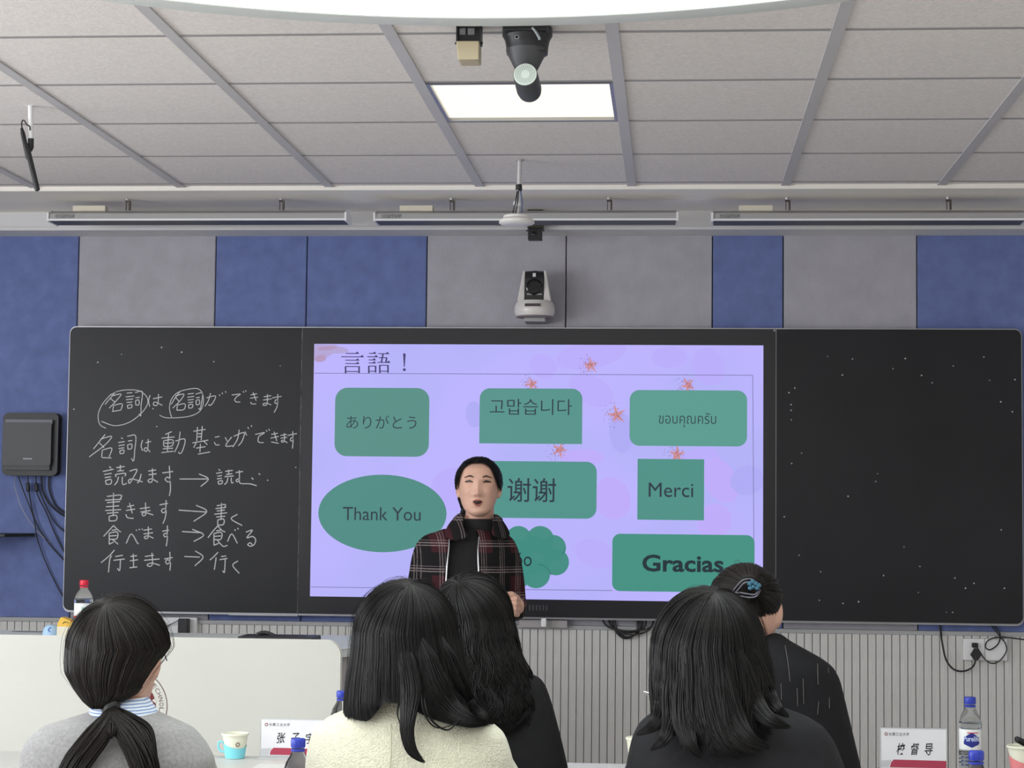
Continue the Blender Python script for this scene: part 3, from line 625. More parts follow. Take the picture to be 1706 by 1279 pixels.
# beige box sensor beside it
p = atz(781, 46, CZ); Yb = float(p[1]); X2 = lambda u, v=80: float(at(u, v, Yb)[0]); Z2 = lambda v: float(at(781, v, Yb)[2])
t = thing('box_camera', 'small beige box camera in a black ceiling bracket', 'camera', (p[0], Yb, Z2(103)))
br = MB(); br.box(X2(761), X2(764), Yb-.02, Yb+.03, Z2(74), CZ+.004); br.box(X2(799), X2(802), Yb-.02, Yb+.03, Z2(74), CZ+.004); br.box(X2(761), X2(802), Yb-.02, Yb+.03, CZ-.004, CZ+.004); br.box(X2(764), X2(799), Yb-.012, Yb+.03, Z2(72), CZ-.004)
br.build('bracket', M_BLACK, t)
for ua, ub in ((766, 776), (780, 791)): MB().box(X2(ua), X2(ub), Yb-.0145, Yb-.011, Z2(60), Z2(49)).build('vent_window', mat('vent_grey', (.20, .20, .21), .5, noise=(300, .3)), t)
z0_, z1_ = Z2(103), Z2(72)
MB().hexa([(X2(765), Yb-.028, z0_), (X2(799.5), Yb-.028, z0_), (X2(765.5), Yb+.05, z0_), (X2(799), Yb+.05, z0_), (X2(761.5), Yb-.028, z1_), (X2(800), Yb-.028, z1_), (X2(762), Yb+.05, z1_), (X2(799), Yb+.05, z1_)]).build('housing', mat('beige_plastic', (.50, .42, .28), .5), t, bevel=.003)
for u_ in (760, 802.5): MB().lathe([(.003, 0), (.003, .006)], (X2(u_)-.003, Yb, Z2(72)), 12, ax=(1, 0, 0)).build('hinge_knob', M_BLACK, t, smooth=True)
# small black camera under the centre lamp
Yk = -.16; X3 = lambda u, v=388: float(at(u, v, Yk)[0]); Z3 = lambda v: float(at(891, v, Yk)[2])
t = thing('small_black_camera', 'small black box camera below the middle board lamp', 'camera', (X3(891), Yk, Z3(400)))
MB().box(X3(879), X3(905), Yk-.01, Yk+.045, Z3(380), CZ+.002).build('bracket', mat('olive_black', (.05, .05, .03), .5), t)
MB().box(X3(880), X3(903), Yk-.02, Yk+.03, Z3(400), Z3(381)).build('housing', M_BLACK, t, bevel=.002)
MB().lathe([(.009, 0), (.010, .004), (.006, .005)], (X3(890), Yk-.020, Z3(390)), 20, ax=(0, -1, 0)).build('lens', mat('lens_glass', (.01, .01, .012), .08), t, smooth=True)
for u_ in (878, 905.5): MB().lathe([(.004, 0), (.004, .005)], (X3(u_)-.0025, Yk, Z3(384)), 12, ax=(1, 0, 0)).build('hinge_knob', M_BLACK, t, smooth=True)
# white pan-tilt camera on the wall
Yp = -.07; X4 = lambda u, v=490: float(at(u, v, Yp)[0]); Z4 = lambda v: float(at(891, v, Yp)[2]); cx = X4(891); s4 = X4(892)-X4(891)
t = thing('wall_camera', 'white pan-tilt camera with black front, mounted above the screen', 'camera', (cx, Yp, Z4(532)))
M_CW = mat('camera_white', (.74, .71, .68), .35, coat=.3)
MB().lathe([(31*s4, Z4(527)), (33.5*s4, Z4(521)), (33.5*s4, Z4(512)), (31*s4, Z4(505)), (29*s4, Z4(502))], (cx, Yp, 0), 48).build('base', M_CW, t, smooth=True)
MB().lathe([(30*s4, Z4(529)), (31*s4, Z4(527)), (31*s4, Z4(525))], (cx, Yp, 0), 48).build('base_plate', mat('base_taupe', (.25, .21, .20), .5), t, smooth=True)
MB().box(cx-.045, cx+.045, Yp, .06, Z4(535), Z4(529)).build('wall_bracket', M_LAMPGREY, t, bevel=.002)
for sgn in (-1, 1):
    ar = MB(); zt, zb = Z4(451.5), Z4(503)
    xo_b, xi_b, xo_t, xi_t = cx+sgn*28*s4, cx+sgn*15.5*s4, cx+sgn*19*s4, cx+sgn*15.5*s4
    ar.hexa([(min(xo_b, xi_b), Yp-.045, zb), (max(xo_b, xi_b), Yp-.045, zb), (min(xo_b, xi_b), Yp+.045, zb), (max(xo_b, xi_b), Yp+.045, zb),
             (min(xo_t, xi_t), Yp-.03, zt), (max(xo_t, xi_t), Yp-.03, zt), (min(xo_t, xi_t), Yp+.03, zt), (max(xo_t, xi_t), Yp+.03, zt)])
    ar.build('side_arm', M_CW, t, bevel=.006, segs=3)
hd = MB(); hd.lathe([(.030, -15*s4), (.041, -15*s4), (.044, 0), (.041, 15*s4), (.030, 15*s4)], (cx, Yp, Z4(468)), 40, ax=(1, 0, 0)); hd.box(cx-15*s4, cx+15*s4, Yp-.045, Yp+.03, Z4(502), Z4(468)); hd.build('camera_head', M_BLACK, t, smooth=True)
MB().lathe([(.034, 0), (.034, .008), (.029, .010), (.027, .004), (.002, .004)], (cx, Yp-.045, Z4(480)), 32, ax=(0, -1, 0)).build('lens', MATS['lens_glass'], t, smooth=True)
MB().box(cx-2.5*s4, cx+2.5*s4, Yp-.0465, Yp-.040, Z4(463), Z4(457)).build('indicator', mat('indicator_white', (.7, .7, .7), .4), t)
MB().box(cx-12*s4, cx+13*s4, Yp-.048, Yp-.040, Z4(493), Z4(491)).build('chin_line', M_LAMPGREY, t)
MB().box(cx-14*s4, cx+12*s4, Yp-.0895, Yp-.08, Z4(513.5), Z4(509)).build('display_window', mat('window_maroon', (.03, .008, .02), .2), t)

# ------------------------------------------------------------------ black box on the left wall with its cables
Yq = .02; X5 = lambda u, v=740, Y=Yq: float(at(u, v, Y)[0]); Z5 = lambda v, u=50, Y=Yq: float(at(u, v, Y)[2])
t = thing('wall_device', 'black wall-mounted device box left of the blackboard', 'device box', (X5(52), .06, Z5(790)))
MB().prism(rrect(X5(9), X5(96.5), Z5(790), Z5(690), .02), .0, .058).build('back_shell', M_BLACK, t, bevel=.006)
MB().prism(rrect(X5(11), X5(88), Z5(774), Z5(706), .008), -.022, .004).build('front_cover', M_DGREY, t, bevel=.005)
MB().prism(rrect(X5(13), X5(90), Z5(706.5), Z5(700), .004), -.018, .004).build('top_band', mat('band_slate', (.06, .07, .09), .3), t, bevel=.002)
MB().box(X5(13), X5(88), -.015, .004, Z5(783), Z5(776)).build('connector_row', mat('row_dark', (.012, .012, .014), .4, noise=(90, .6)), t)
lg = MB(); V, Fc = text_mesh('ıııııı', *box4(39, 53, 763, 765, -.022), -.0226); lg.add(V, Fc); lg.build('badge', M_LIP, t)
cabs = [([(26, 792), (25, 812), (38, 850), (58, 880), (76, 898)], .0014, M_METAL, 'thin grey wire hanging from the wall device, leftmost'),
        ([(30, 792), (42, 825), (56, 862), (63, 900), (80, 945), (103, 990)], .0026, M_BLACK, 'longest black cable, falling from the wall device to the board foot'),
        ([(46, 792), (50, 830), (60, 870), (82, 905), (109, 935)], .0030, M_BLACK, 'black cable with plug, left plug under the wall device'),
        ([(60, 792), (62, 822), (78, 855), (90, 885), (110, 925)], .0030, M_BLACK, 'black cable with plug, right plug under the wall device'),
        ([(62, 810), (80, 850), (96, 875), (112, 888)], .0028, M_BLACK, 'black cable crossing to the board edge at mid height'),
        ([(69, 792), (72, 820), (88, 845), (112, 862)], .0042, M_BLACK, 'thick black cable under the right half of the wall device'),
        ([(82, 792), (82, 815), (93, 842), (112, 856)], .0040, M_BLACK, 'thick black cable, nearest the blackboard under the wall device')]
for i, (pts, r_, m_, lab) in enumerate(cabs):
    yy = .030+.003*i
    q = [at(u, v, .026+.0035*i+(.0525-.026-.0035*i)*(j/(len(pts)-1))) for j, (u, v) in enumerate(pts)]; q.append(at(pts[-1][0]+9, pts[-1][1]+5, .053))
    o = MB().tube(densify(q, 6), r_, 8).build('cable', m_, smooth=True); tag(o, lab, 'cable')
    if 2 <= i <= 3:
        a_, b_ = at(pts[0][0]+.5, 804, yy), at(pts[0][0]+1, 819, yy)
        MB().tube([a_, a_*.9+b_*.1, b_*.9+a_*.1, b_], [.004, .0085, .0085, .004], 10).build('ferrite', M_BLACK, o, smooth=True)
# dark shelf wedge on the wall, far left
sh = MB(); z_s = float(at(40, 888, .05)[2]); pa = at(58, 888, .055); pb = at(0, 896, -.20)
sh.prism([(-3.0, .058), (pa[0], .058), (pa[0]-.01, .03), (pb[0]+.02, -.20), (-3.0, -.22)], z_s-.014, z_s, 'z')
tag(sh.build('wall_shelf', mat('shelf_dark', (.035, .040, .035), .5), bevel=.003), 'dark shelf with a pointed end on the blue wall below the wall device', 'shelf')

# ------------------------------------------------------------------ sockets
def socket(u0, u1, v0, v1, nm, lab, um):
    Y = .030; x0, x1 = float(at(u0, (v0+v1)/2, Y)[0]), float(at(u1, (v0+v1)/2, Y)[0]); z1, z0 = float(at((u0+u1)/2, v0, Y)[2]), float(at((u0+u1)/2, v1, Y)[2]); xm = float(at(um, (v0+v1)/2, Y)[0])
    t_ = thing(nm, lab, 'socket', ((x0+x1)/2, .056, z0))
    MB().box(x0, xm-.0008, Y, .0555, z0, z1).build('plate', M_LIP, t_, bevel=.003); MB().box(xm+.0008, x1, Y, .0555, z0, z1).build('plate', M_LIP, t_, bevel=.003)
    return t_, Y
t, Y = socket(1605, 1678, 1064, 1100, 'wall_socket', 'white double wall socket with two black plugs on the right slats', 1641)
def plug(P0, pts, lab, r_):
    t_ = thing('power_plug', lab, 'plug', P0)
    return t_
p = at(1623, 1074, .04); t = thing('power_plug', 'small square black plug, upper one in the right wall socket', 'plug', p)
MB().cbox((p[0], .020, p[2]), (.026, .020, .020)).build('plug_body', M_BLACK, t, bevel=.004)
MB().tube(densify([at(1627, 1077, .014), at(1634, 1088, .02), at(1643, 1100, .018), at(1655, 1105, .018), at(1668, 1098, .018), at(1677, 1083, .018), at(1674, 1070, .02), at(1666, 1060, .03), at(1650, 1040, .05)], 6), .0026, 8).build('cord', M_BLACK, t, smooth=True)
p = at(1624, 1090, .04); t = thing('power_plug', 'larger diamond-shaped black plug, lower one in the right wall socket', 'plug', p)
MB().prism([(p[0]-.017, p[2]), (p[0]-.004, p[2]-.020), (p[0]+.006, p[2]-.020), (p[0]+.018, p[2]), (p[0]+.003, p[2]+.024), (p[0]-.003, p[2]+.024)], .006, .030).build('plug_body', M_BLACK, t, bevel=.004)
MB().tube(densify([at(1624.5, 1096, .017), at(1624.5, 1103, .016), at(1619, 1112, .025), at(1604, 1118, .022), at(1588, 1114, .022), at(1576, 1098, .022), at(1570, 1072, .024), at(1567, 1050, .050), at(1565, 1030, .053)], 6), .0040, 8).build('cord', M_BLACK, t, smooth=True)
o = MB().tube(densify([at(1655, 1040, .052), at(1666, 1056, .03), at(1663, 1072, .010), at(1650, 1082, .010), at(1642, 1078, .010), at(1645, 1068, .010), at(1658, 1062, .008), at(1680, 1062, .024), at(1712, 1066, .03), at(1730, 1068, .04)], 6), .0030, 8).build('cable', M_BLACK, smooth=True)
tag(o, 'black cable making a loop over the white right wall socket', 'cable')
t, Y = socket(255, 328, 1028, 1060, 'wall_socket', 'white double wall socket with a black adapter, behind the white desk', 299)
p = at(308.5, 1043, .03); t = thing('power_adapter', 'black rectangular adapter in the left wall socket', 'adapter', p)
MB().cbox((p[0], .008, p[2]), (.044, .044, .068)).build('adapter_body', M_BLACK, t, bevel=.004)
MB().tube(densify([at(301, 1031, .005), at(288, 1038, .012), at(276, 1044, .022), at(280, 1047, .027)], 5), .002, 6).build('cord', M_BLACK, t, smooth=True)

# ------------------------------------------------------------------ white teaching desk
DZ = .969
t = thing('teaching_desk', 'long white teaching desk with a round printed emblem on its front', 'desk', (-1.4, -1.9, 0))
YF = -2.30
zt = float(at(300, 1064, YF)[2]); xr = float(at(565.5, 1120, YF)[0]); zbt = .25
fp = MB().prism(rrect(-3.4, xr, zbt, zt, .045, (0, 0, 1, 0), 10), YF, YF+.03).build('front_panel', M_DESK, t, bevel=.003)
c1 = at(569, 1090, YF+.05)
poly = [(-3.3, YF+.031), (c1[0]+.0, YF+.031), (c1[0]+.10, YF+.27), (c1[0]+.10, -1.56), (-3.3, -1.56)]
MB().prism(poly, DZ-.025, DZ, 'z').build('desk_top', M_DESKTOP, t, bevel=.003)
body = [(-3.25, YF+.04), (c1[0]-.012, YF+.04), (c1[0]+.088, YF+.275), (c1[0]+.088, -1.59), (-3.25, -1.59)]
MB().prism(body, .06, DZ-.025, 'z').build('desk_body', M_DESKSIDE, t)
gq = MB(); xg, yg = c1[0]+.02, YF+.04+.032/.100*.235-.004
gq.hexa([(xg-.001, yg-.004, .1), (xg+.002, yg-.002, .1), (xg-.001, yg+.002, .1), (xg+.002, yg+.004, .1), (xg-.001, yg-.004, DZ-.05), (xg+.002, yg-.002, DZ-.05), (xg-.001, yg+.002, DZ-.05), (xg+.002, yg+.004, DZ-.05)]); gq.build('side_gap', M_DARK, t)
MB().box(-3.25, xr-.05, YF+.04, -1.62, 0, .06).build('plinth', M_BLACK, t)
MB().box(float(at(22, 1057, -1.6)[0]), float(at(112, 1057, -1.6)[0]), -1.64, -1.60, DZ, float(at(60, 1056.5, -1.6)[2])).build('back_ledge', M_LIP, t, bevel=.002)
# emblem, printed flat on the panel
m_ink = mat('emblem_ink', (.14, .07, .07), .6); m_cr = mat('emblem_red', (.15, .02, .022), .6)
ey = YF-.0006; ec = at(219, 1176, YF); es = float(at(220, 1176, YF)[0]-at(219, 1176, YF)[0])
def ring2(r0, r1, n=72):
    V = [(ec[0]+r_*math.cos(2*PI*k/n), ey, ec[2]+r_*math.sin(2*PI*k/n)) for r_ in (r0, r1) for k in range(n)]
    return V, [(k, (k+1) % n, n+(k+1) % n, n+k) for k in range(n)]
MB().add(*ring2(58.6*es, 60*es)).build('emblem_ring', m_ink, fp)
flat('emblem_disc', [ell2(ec[0], ec[2], 40.6*es, 40.6*es, 0, 64)], m_cr, fp, y=ey)
flat('emblem_mark', [[(ec[0]+x*es, ec[2]+z*es) for x, z in ((22, -4), (42, -4), (34, -13), (38, -22), (24, -14))], [(ec[0]+x*es, ec[2]+z*es) for x, z in ((34, 10), (41, 5), (40, 14))]], M_DESK, fp, y=ey-.0003)
MB()
for k, ch in enumerate('TECHNOLOGY'):
    a_ = math.radians(50.5-9.2*k); V, Fc = text_mesh(ch, -3.0*es, 3.0*es, -3.6*es, 3.6*es, 0)
    cc = np.array([ec[0]+50*es*math.cos(a_), ec[2]+50*es*math.sin(a_)]); th = a_-PI/2
    if ch == 'I': pass
    V = [(cc[0]+x*math.cos(th)-z*math.sin(th), ey, cc[1]+x*math.sin(th)+z*math.cos(th)) for x, _, z in V]
    MB().add(V, Fc).build('emblem_letter', m_ink, fp)

def bottle(pos, h, r, capm, nm_lab, cat='bottle', label=True, kind='blue', group=None, ribs=True):
    """PET bottle: shell, water, cap, printed label"""
    x, y, z = pos
    t_ = thing('water_bottle', nm_lab, cat, pos, group)
    hs = h-.018
    prof = [(r*.80, 0), (r*.97, .006), (r, .015), (r, hs*.28)]
    if ribs:
        for k in range(4): z_ = hs*(.10+.055*k); prof.insert(-1, (r, z_)); prof.insert(-1, (r*.955, z_+hs*.014)); prof.insert(-1, (r, z_+hs*.028))
    prof += [(r*.96, hs*.34), (r*.96, hs*.64), (r, hs*.66), (r*.99, hs*.72), (r*.82, hs*.82), (r*.52, hs*.91), (.0125, hs*.955), (.0125, hs)]
    MB().lathe(prof, (x, y, z), 28).build('bottle_shell', M_CLEAR, t_, smooth=True)
    wp = [(a_*.95, max(b_, .002)) for a_, b_ in prof if b_ < hs*.80]; MB().lathe(wp, (x, y, z), 28).build('water', M_WATER, t_, smooth=True)
    cp = MB(); cp.lathe([(.0145, 0), (.0152, .003), (.0152, .015), (.0138, .018), (.002, .0185)], (x, y, z+hs-.001), 28); cp.lathe([(.0138, 0), (.0148, .001), (.0148, .004), (.0138, .005)], (x, y, z+hs-.009), 28); cp.build('cap', capm, t_, smooth=True)
    if label:
        lb = MB().lathe([(r*.975, hs*.345), (r*.985, hs*.35), (r*.985, hs*.635), (r*.975, hs*.64)], (x, y, z), 28, caps=False).build('wrap_label', M_LABELW, t_, smooth=True)
        q = MB(); n = 10
        def arc(a0, a1, z0, z1, rr):
            V = []
            for k in range(n+1):
                a_ = a0+(a1-a0)*k/n; V += [(x+rr*math.sin(a_), y-rr*math.cos(a_), z0(k/n) if callable(z0) else z0), (x+rr*math.sin(a_), y-rr*math.cos(a_), z1(k/n) if callable(z1) else z1)]
            return V, [(2*k, 2*k+2, 2*k+3, 2*k+1) for k in range(n)]
        if kind == 'blue':
            MB().add(*arc(-.75, .75, lambda s: z+hs*(.38+.10*abs(s-.5)), lambda s: z+hs*(.60-.16*abs(s-.5)), r*.992)).build('label_print', mat('print_blue', (.02, .03, .25), .4), lb)
            V, Fc = text_mesh('Purelife', -.75, .75, z+hs*.47, z+hs*.545, 0, .02)
            V = [(x+r*1.0*math.sin(a_), y-r*1.0*math.cos(a_), zz_) for a_, _, zz_ in V]; MB().add(V, Fc).build('label_print', mat('print_pale', (.55, .65, .9), .4), lb)
            MB().add(*arc(-.4, .6, z+hs*.585, z+hs*.60, r*.998)).build('label_print', mat('print_red', (.5, .06, .1), .4), lb)
        else:
            MB().add(*arc(-1.4, 1.4, z+hs*.35, z+hs*.385, r*.995)).build('label_print', M_RED, lb)
            MB().add(*arc(.1, .8, z+hs*.46, z+hs*.56, r*.995)).build('label_print', mat('print_green', (.25, .5, .42), .4), lb)
    return t_
DT = DZ+.0005
p = at(138.5, 1040, -1.76); bottle((p[0], -1.76, DT), float(at(138.5, 965.5, -1.76)[2])-DT, .0325, M_RED, 'clear water bottle with red cap on the teaching desk', kind='red', ribs=False)
# yellow carton
p = at(113, 1045, -1.80); x0, x1 = float(at(98.5, 1045, -1.8)[0]), float(at(128, 1045, -1.8)[0]); zc = float(at(112, 1043, -1.8)[2]); z1_ = float(at(104, 1027.5, -1.8)[2])
t = thing('drink_carton', 'small yellow and white carton beside the red-capped bottle', 'carton', (p[0], -1.8, DT))
MB().box(x0, x1, -1.825, -1.775, DT, zc).build('carton_body', mat('carton_white', (.72, .68, .55), .6), t)
MB().prism([(x0, zc), (x1, zc), (x1, zc+.012), (x0+.022, z1_-.002), (x0+.012, z1_), (x0+.003, zc+.014)], -1.824, -1.776).build('carton_top', mat('carton_yellow', (.78, .48, .07), .5), t)
MB().tube(densify([(x0+.020, -1.8262, zc+.010), (x0+.028, -1.8262, zc+.017), (x0+.040, -1.8262, zc+.013)], 4), .0012, 5).build('leaf_print', mat('print_olive', (.12, .13, .03), .6), t)
MB().box(x1-.004, x1+.022, -1.79, -1.78, zc-.002, zc+.006).build('red_tab', M_RED, t)
# pale blue rounded pack
p = at(86, 1050, -1.8); r_ = float(at(99, 1050, -1.8)[0]-p[0]); hh = float(at(86, 1040.5, -1.8)[2])-DT
t = thing('rounded_blue_pack', 'pale blue dome-shaped pack with dark mark, left of the carton', 'container', (p[0], -1.8, DT))
MB().lathe([(r_*1.12, 0), (r_*1.1, hh*.3), (r_*.95, hh*.68), (r_*.72, hh*.92), (r_*.4, hh)], (p[0], -1.8, DT), 32).build('pack_body', mat('pale_blue', (.38, .55, .74), .5), t, smooth=True)
MB().tube(densify([(p[0]+.004, -1.8-r_*1.04, DT+hh*.35), (p[0]-.003, -1.8-r_*1.0, DT+hh*.55), (p[0]+.004, -1.8-r_*.88, DT+hh*.8)], 4), .002, 6).build('mark', mat('mark_blue', (.05, .12, .4), .5), t)
# dark flat panel + arched handle behind the desk front
t = thing('desk_console', 'thin black console strip lying behind the top edge of the desk', 'console', (float(at(440, 1063, -2.2)[0]), -2.15, DZ))
MB().box(float(at(396, 1062, -2.2)[0]), float(at(521, 1062, -2.2)[0]), -2.2, -2.05, DZ+.001, float(at(460, 1061, -2.2)[2])).build('console_body', M_BLACK, t, bevel=.002)
ag = MB().tube(densify([at(425, 1063, -2.1), at(430, 1056, -2.1), at(441, 1053.5, -2.1), at(453, 1057, -2.1), at(466, 1065, -2.1)], 6), .0065, 10).build('gooseneck', M_BLACK, smooth=True)
tag(ag, 'shiny black arched gooseneck rising above the desk edge', 'microphone')

# ------------------------------------------------------------------ audience tables
TZ = .735
def table(x0, x1, y0, y1, lab):
    t_ = thing('long_table', lab, 'table', ((x0+x1)/2, (y0+y1)/2, 0))
    MB().box(x0, x1, y0, y1, TZ-.025, TZ).build('table_top', M_TABLE, t_, bevel=.003)
    MB().box(x0+.05, x1-.05, y1-.06, y1-.045, .35, TZ-.025).build('modesty_panel', M_DESKSIDE, t_)
    for xx in (x0+.04, x1-.08):
        for yy in (y0+.04, y1-.10): MB().box(xx, xx+.04, yy, yy+.04, 0, TZ-.025).build('leg', M_METAL, t_)
    return t_
table(-1.75, 2.1, -3.52, -3.112, 'long white front-row table with the name plates')
table(-1.75, 2.1, -4.62, -4.20, 'long white second-row table in front of the nearest women')
def plate(u0, u1, v0, v1, body, Y, lab, nm):
    x0, x1 = float(at(u0, (v0+v1)/2, Y)[0]), float(at(u1, (v0+v1)/2, Y)[0]); zt_, zb_ = float(at((u0+u1)/2, v0, Y)[2]), TZ+.004
    t_ = thing('name_plate', lab, 'name plate', ((x0+x1)/2, Y, TZ))
    w_, h_ = x1-x0, zt_-zb_
    MB().box(x0-.003, x1+.003, Y-.004, Y+.004, zb_-.002, zt_+.003).build('acrylic_stand', mat('acrylic', (.82, .84, .85), .1, trans=.5, ior=1.3), t_)
    MB().box(x0-.004, x1+.004, Y-.035, Y+.035, TZ+.0003, TZ+.004).build('foot', MATS['acrylic'], t_)
    yy = Y-.0050
    card = MB().box(x0, x1, yy, Y-.0041, zb_+h_*.04, zt_).build('card', mat('card_white', (.78, .78, .82), .5), t_)
    mr = mat('card_red', (.42, .045, .09), .5)
    flat('red_band', [[(x0+w_*.13, zb_+h_*.06), (x1, zb_+h_*.06), (x1, zb_+h_*.24), (x0+w_*.19, zb_+h_*.25), (x0+w_*.15, zb_+h_*.18)]], mr, card, y=yy-.0004)
    flat('grey_band', [[(x0, zb_+h_*.06), (x0+w_*.11, zb_+h_*.06), (x0+w_*.16, zb_+h_*.24), (x0, zb_+h_*.22)]], mat('card_grey', (.55, .55, .58), .5), card, y=yy-.0003)
    c_ = (x0+w_*.075, zt_-h_*.13); rr = w_*.026
    n = 24; V = [(c_[0]+q_*math.cos(2*PI*k/n), yy-.0004, c_[1]+q_*math.sin(2*PI*k/n)) for q_ in (rr*.55, rr) for k in range(n)]
    MB().add(V, [(k, (k+1) % n, n+(k+1) % n, n+k) for k in range(n)]).build('seal', mat('seal_red', (.25, .08, .09), .6), card)
    V, Fc = text_mesh('長春工業大學' if False else '长春工业大学', x0+w_*.115, x0+w_*.43, zt_-h_*.17, zt_-h_*.085, yy-.0004); MB().add(V, Fc).build('lettering', M_BLACK, card)
    for k, ch in enumerate(body):
        xc = x0+w_*(.30+.215*k); V, Fc = text_mesh(ch, xc-w_*.062, xc+w_*.062, zb_+h_*.37, zb_+h_*.66, yy-.0004, .012)
        V = [(x+.14*(z-(zb_+h_*.5)), y, z+.06*(x-xc)) for x, y, z in V]; MB().add(V, Fc).build('lettering', M_BLACK, card)
    return t_
plate(1468, 1576, 1214, 1276, '校督导', -3.15, 'white name plate with three black characters, at the right', 'r')
plate(436, 546, 1199, 1258, '张子宇', -3.15, 'white name plate beside the blue paper cup, at the left', 'l')
def TB(u, v, Y, top): q_ = at(u, v, Y); return (q_[0], Y, TZ+.0005), float(at(u, top, Y)[2])-TZ
p, h_ = TB(1616.5, 1250, -3.16, 1160.5); bottle(p, h_, .0295, M_BLUECAP, 'tall blue-capped water bottle right of the right name plate')
p, h_ = TB(1626.5, 1262, -4.48, 1250); bottle(p, h_, .030, M_BLUECAP, 'nearer blue-capped water bottle in front of the tall one, at the right')
p, h_ = TB(569.5, 1180, -3.16, 1150); bottle(p, h_, .030, M_BLUECAP, 'blue-capped water bottle behind the cream jacket shoulder')
p, h_ = TB(496.5, 1250, -4.38, 1229.5); bottle(p, h_, .030, M_BLUECAP, 'nearer blue-capped water bottle in front of the left name plate')
def cup(u, v, Y, rim_u, lab, holder=None, prt='seal'):
    q_ = at(u, v, Y); r_ = float(at(rim_u, v, Y)[0]-q_[0]); h_ = q_[2]-TZ; x, z0 = q_[0], TZ+.0005
    t_ = thing('paper_cup', lab, 'cup', (x, Y, z0))
    MB().lathe([(r_*.68, 0), (r_*.68, .003), (r_*.96, h_-.004), (r_*1.03, h_-.004), (r_*1.05, h_-.001), (r_*1.02, h_+.002), (r_*.95, h_), (r_*.93, h_-.004), (r_*.66, .006), (.001, .006)], (x, Y, z0), 36, caps=False).build('cup_wall', mat('paper_cream', (.80, .80, .66), .6), t_, smooth=True)
    if holder:
        n = 36; V = []; hm = mat('holder_'+holder[0], holder[1], .4)
        for k in range(n):
            a_ = 2*PI*k/n; hz = h_*(.60+.17*math.cos(a_-math.radians(150)+.4)); k2 = lambda zz_: r_*(.68+.28*zz_/h_)+.0016
            for zz_ in (0.001, hz): V.append((x+k2(zz_)*math.cos(a_), Y+k2(zz_)*math.sin(a_), z0+zz_))
        MB().add(V, [(2*k, 2*((k+1) % n), 2*((k+1) % n)+1, 2*k+1) for k in range(n)]).build('holder', hm, t_, smooth=True)
        if holder[0] == 'cyan': MB().tube(densify([(x-r_*.9, Y, z0+h_*.62), (x-r_*1.22, Y, z0+h_*.66), (x-r_*1.3, Y, z0+h_*.45), (x-r_*1.1, Y, z0+h_*.28), (x-r_*.78, Y, z0+h_*.25)], 5), .0026, 8).build('handle', hm, t_, smooth=True)
    if prt:
        a_ = .45; k2 = r_*(.68+.28*.6)+.0018; V = []
        for r0 in (.0035, .006):
            for k in range(16):
                b_ = 2*PI*k/16; aa = a_+r0*math.cos(b_)/k2; V.append((x+k2*math.sin(aa), Y-k2*math.cos(aa), z0+h_*.60+r0*math.sin(b_)))
        MB().add(V, [(k, (k+1) % 16, 16+(k+1) % 16, 16+k) for k in range(16)]).build('seal', mat('cup_print', (.2, .12, .1), .6), t_)
    return t_
cup(392, 1222, -3.17, 413.5, 'white paper cup in a light blue plastic holder', ('cyan', (.22, .68, .78)))
cup(1704, 1243, -3.20, 1730, 'paper cup with pink print at the right edge', ('pink', (.80, .25, .27)), None)
cup(1064, 1229, -3.2, 1085, 'white paper cup half hidden by the dark-haired woman', None, None)
tb = MB().tube([at(1691, 1228, -3.22), at(1694, 1231, -3.22), at(1712, 1240, -3.20), at(1730, 1252, -3.19)], [.003, .008, .010, .010], 10); tag(tb.build('folded_tube', M_BLACK, smooth=True), 'black tapered object leaning on the pink cup', 'pen case')
nb = MB(); q_ = at(452, 1266, -3.40); nb.box(q_[0]-.04, q_[0]+.045, -3.50, -3.36, TZ+.0005, TZ+.012); tag(nb.build('small_white_box', mat('box_white', (.75, .75, .72), .5), bevel=.003), 'flat white box lying before the left name plate', 'box')

# ------------------------------------------------------------------ chairs (mostly below the frame)
def chair(x, y, who):
    t_ = thing('office_chair', 'dark mesh chair under the seated '+who, 'chair', (x, y, 0), 'audience chairs')
    mf = mat('chair_mesh', (.03, .03, .035), .7)
    MB().box(x-.23, x+.23, y-.2, y+.25, .41, .46).build('seat', mf, t_, bevel=.02)
    MB().box(x-.20, x+.20, y-.285, y-.25, .52, .80).build('backrest', mf, t_, bevel=.015)
    for sx_ in (-.2, .2):
        for sy_ in (-.18, .22): MB().tube([(x+sx_, y+sy_, 0), (x+sx_*.95, y+sy_, .41)], .011, 8).build('leg', M_METAL, t_, smooth=True)
        MB().tube([(x+sx_*.9, y-.18, .41), (x+sx_*.9, y-.25, .60)], .010, 8).build('backrest_arm', M_METAL, t_, smooth=True)

# ------------------------------------------------------------------ people
def on(h, Y0, u, v, lift=0.0):
    """a point on the camera side of a hair shell"""
    p_ = at(u, v, Y0-.09); z = p_[2]; r_ = h.rings
    if z > r_[0][2]:
        k = math.sqrt(max(0, 1-((z-h.c[2])/h.h)**2)); cx, cy, rx, ry = h.c[0], h.c[1], h.rx*max(k, .05), h.ry*k
    else:
        cx, cy, rx, ry = [float(np.interp(-z, -r_[:, 2], r_[:, i])) for i in (0, 1, 3, 4)]
    q_ = min(.97, abs(p_[0]-cx)/rx); y = cy-ry*math.sqrt(1-q_*q_)-lift
    return at(u, v, y)
def sil(v, uL, uR, Y0, yb, yf):
    """ring from an outline: row v, left/right edges in the photo, back/front depth offsets from Y0"""
    a_, b_ = at(uL, v, Y0), at(uR, v, Y0)
    return ((a_[0]+b_[0])/2, Y0+(yb+yf)/2, (a_[2]+b_[2])/2, (b_[0]-a_[0])/2, (yf-yb)/2)
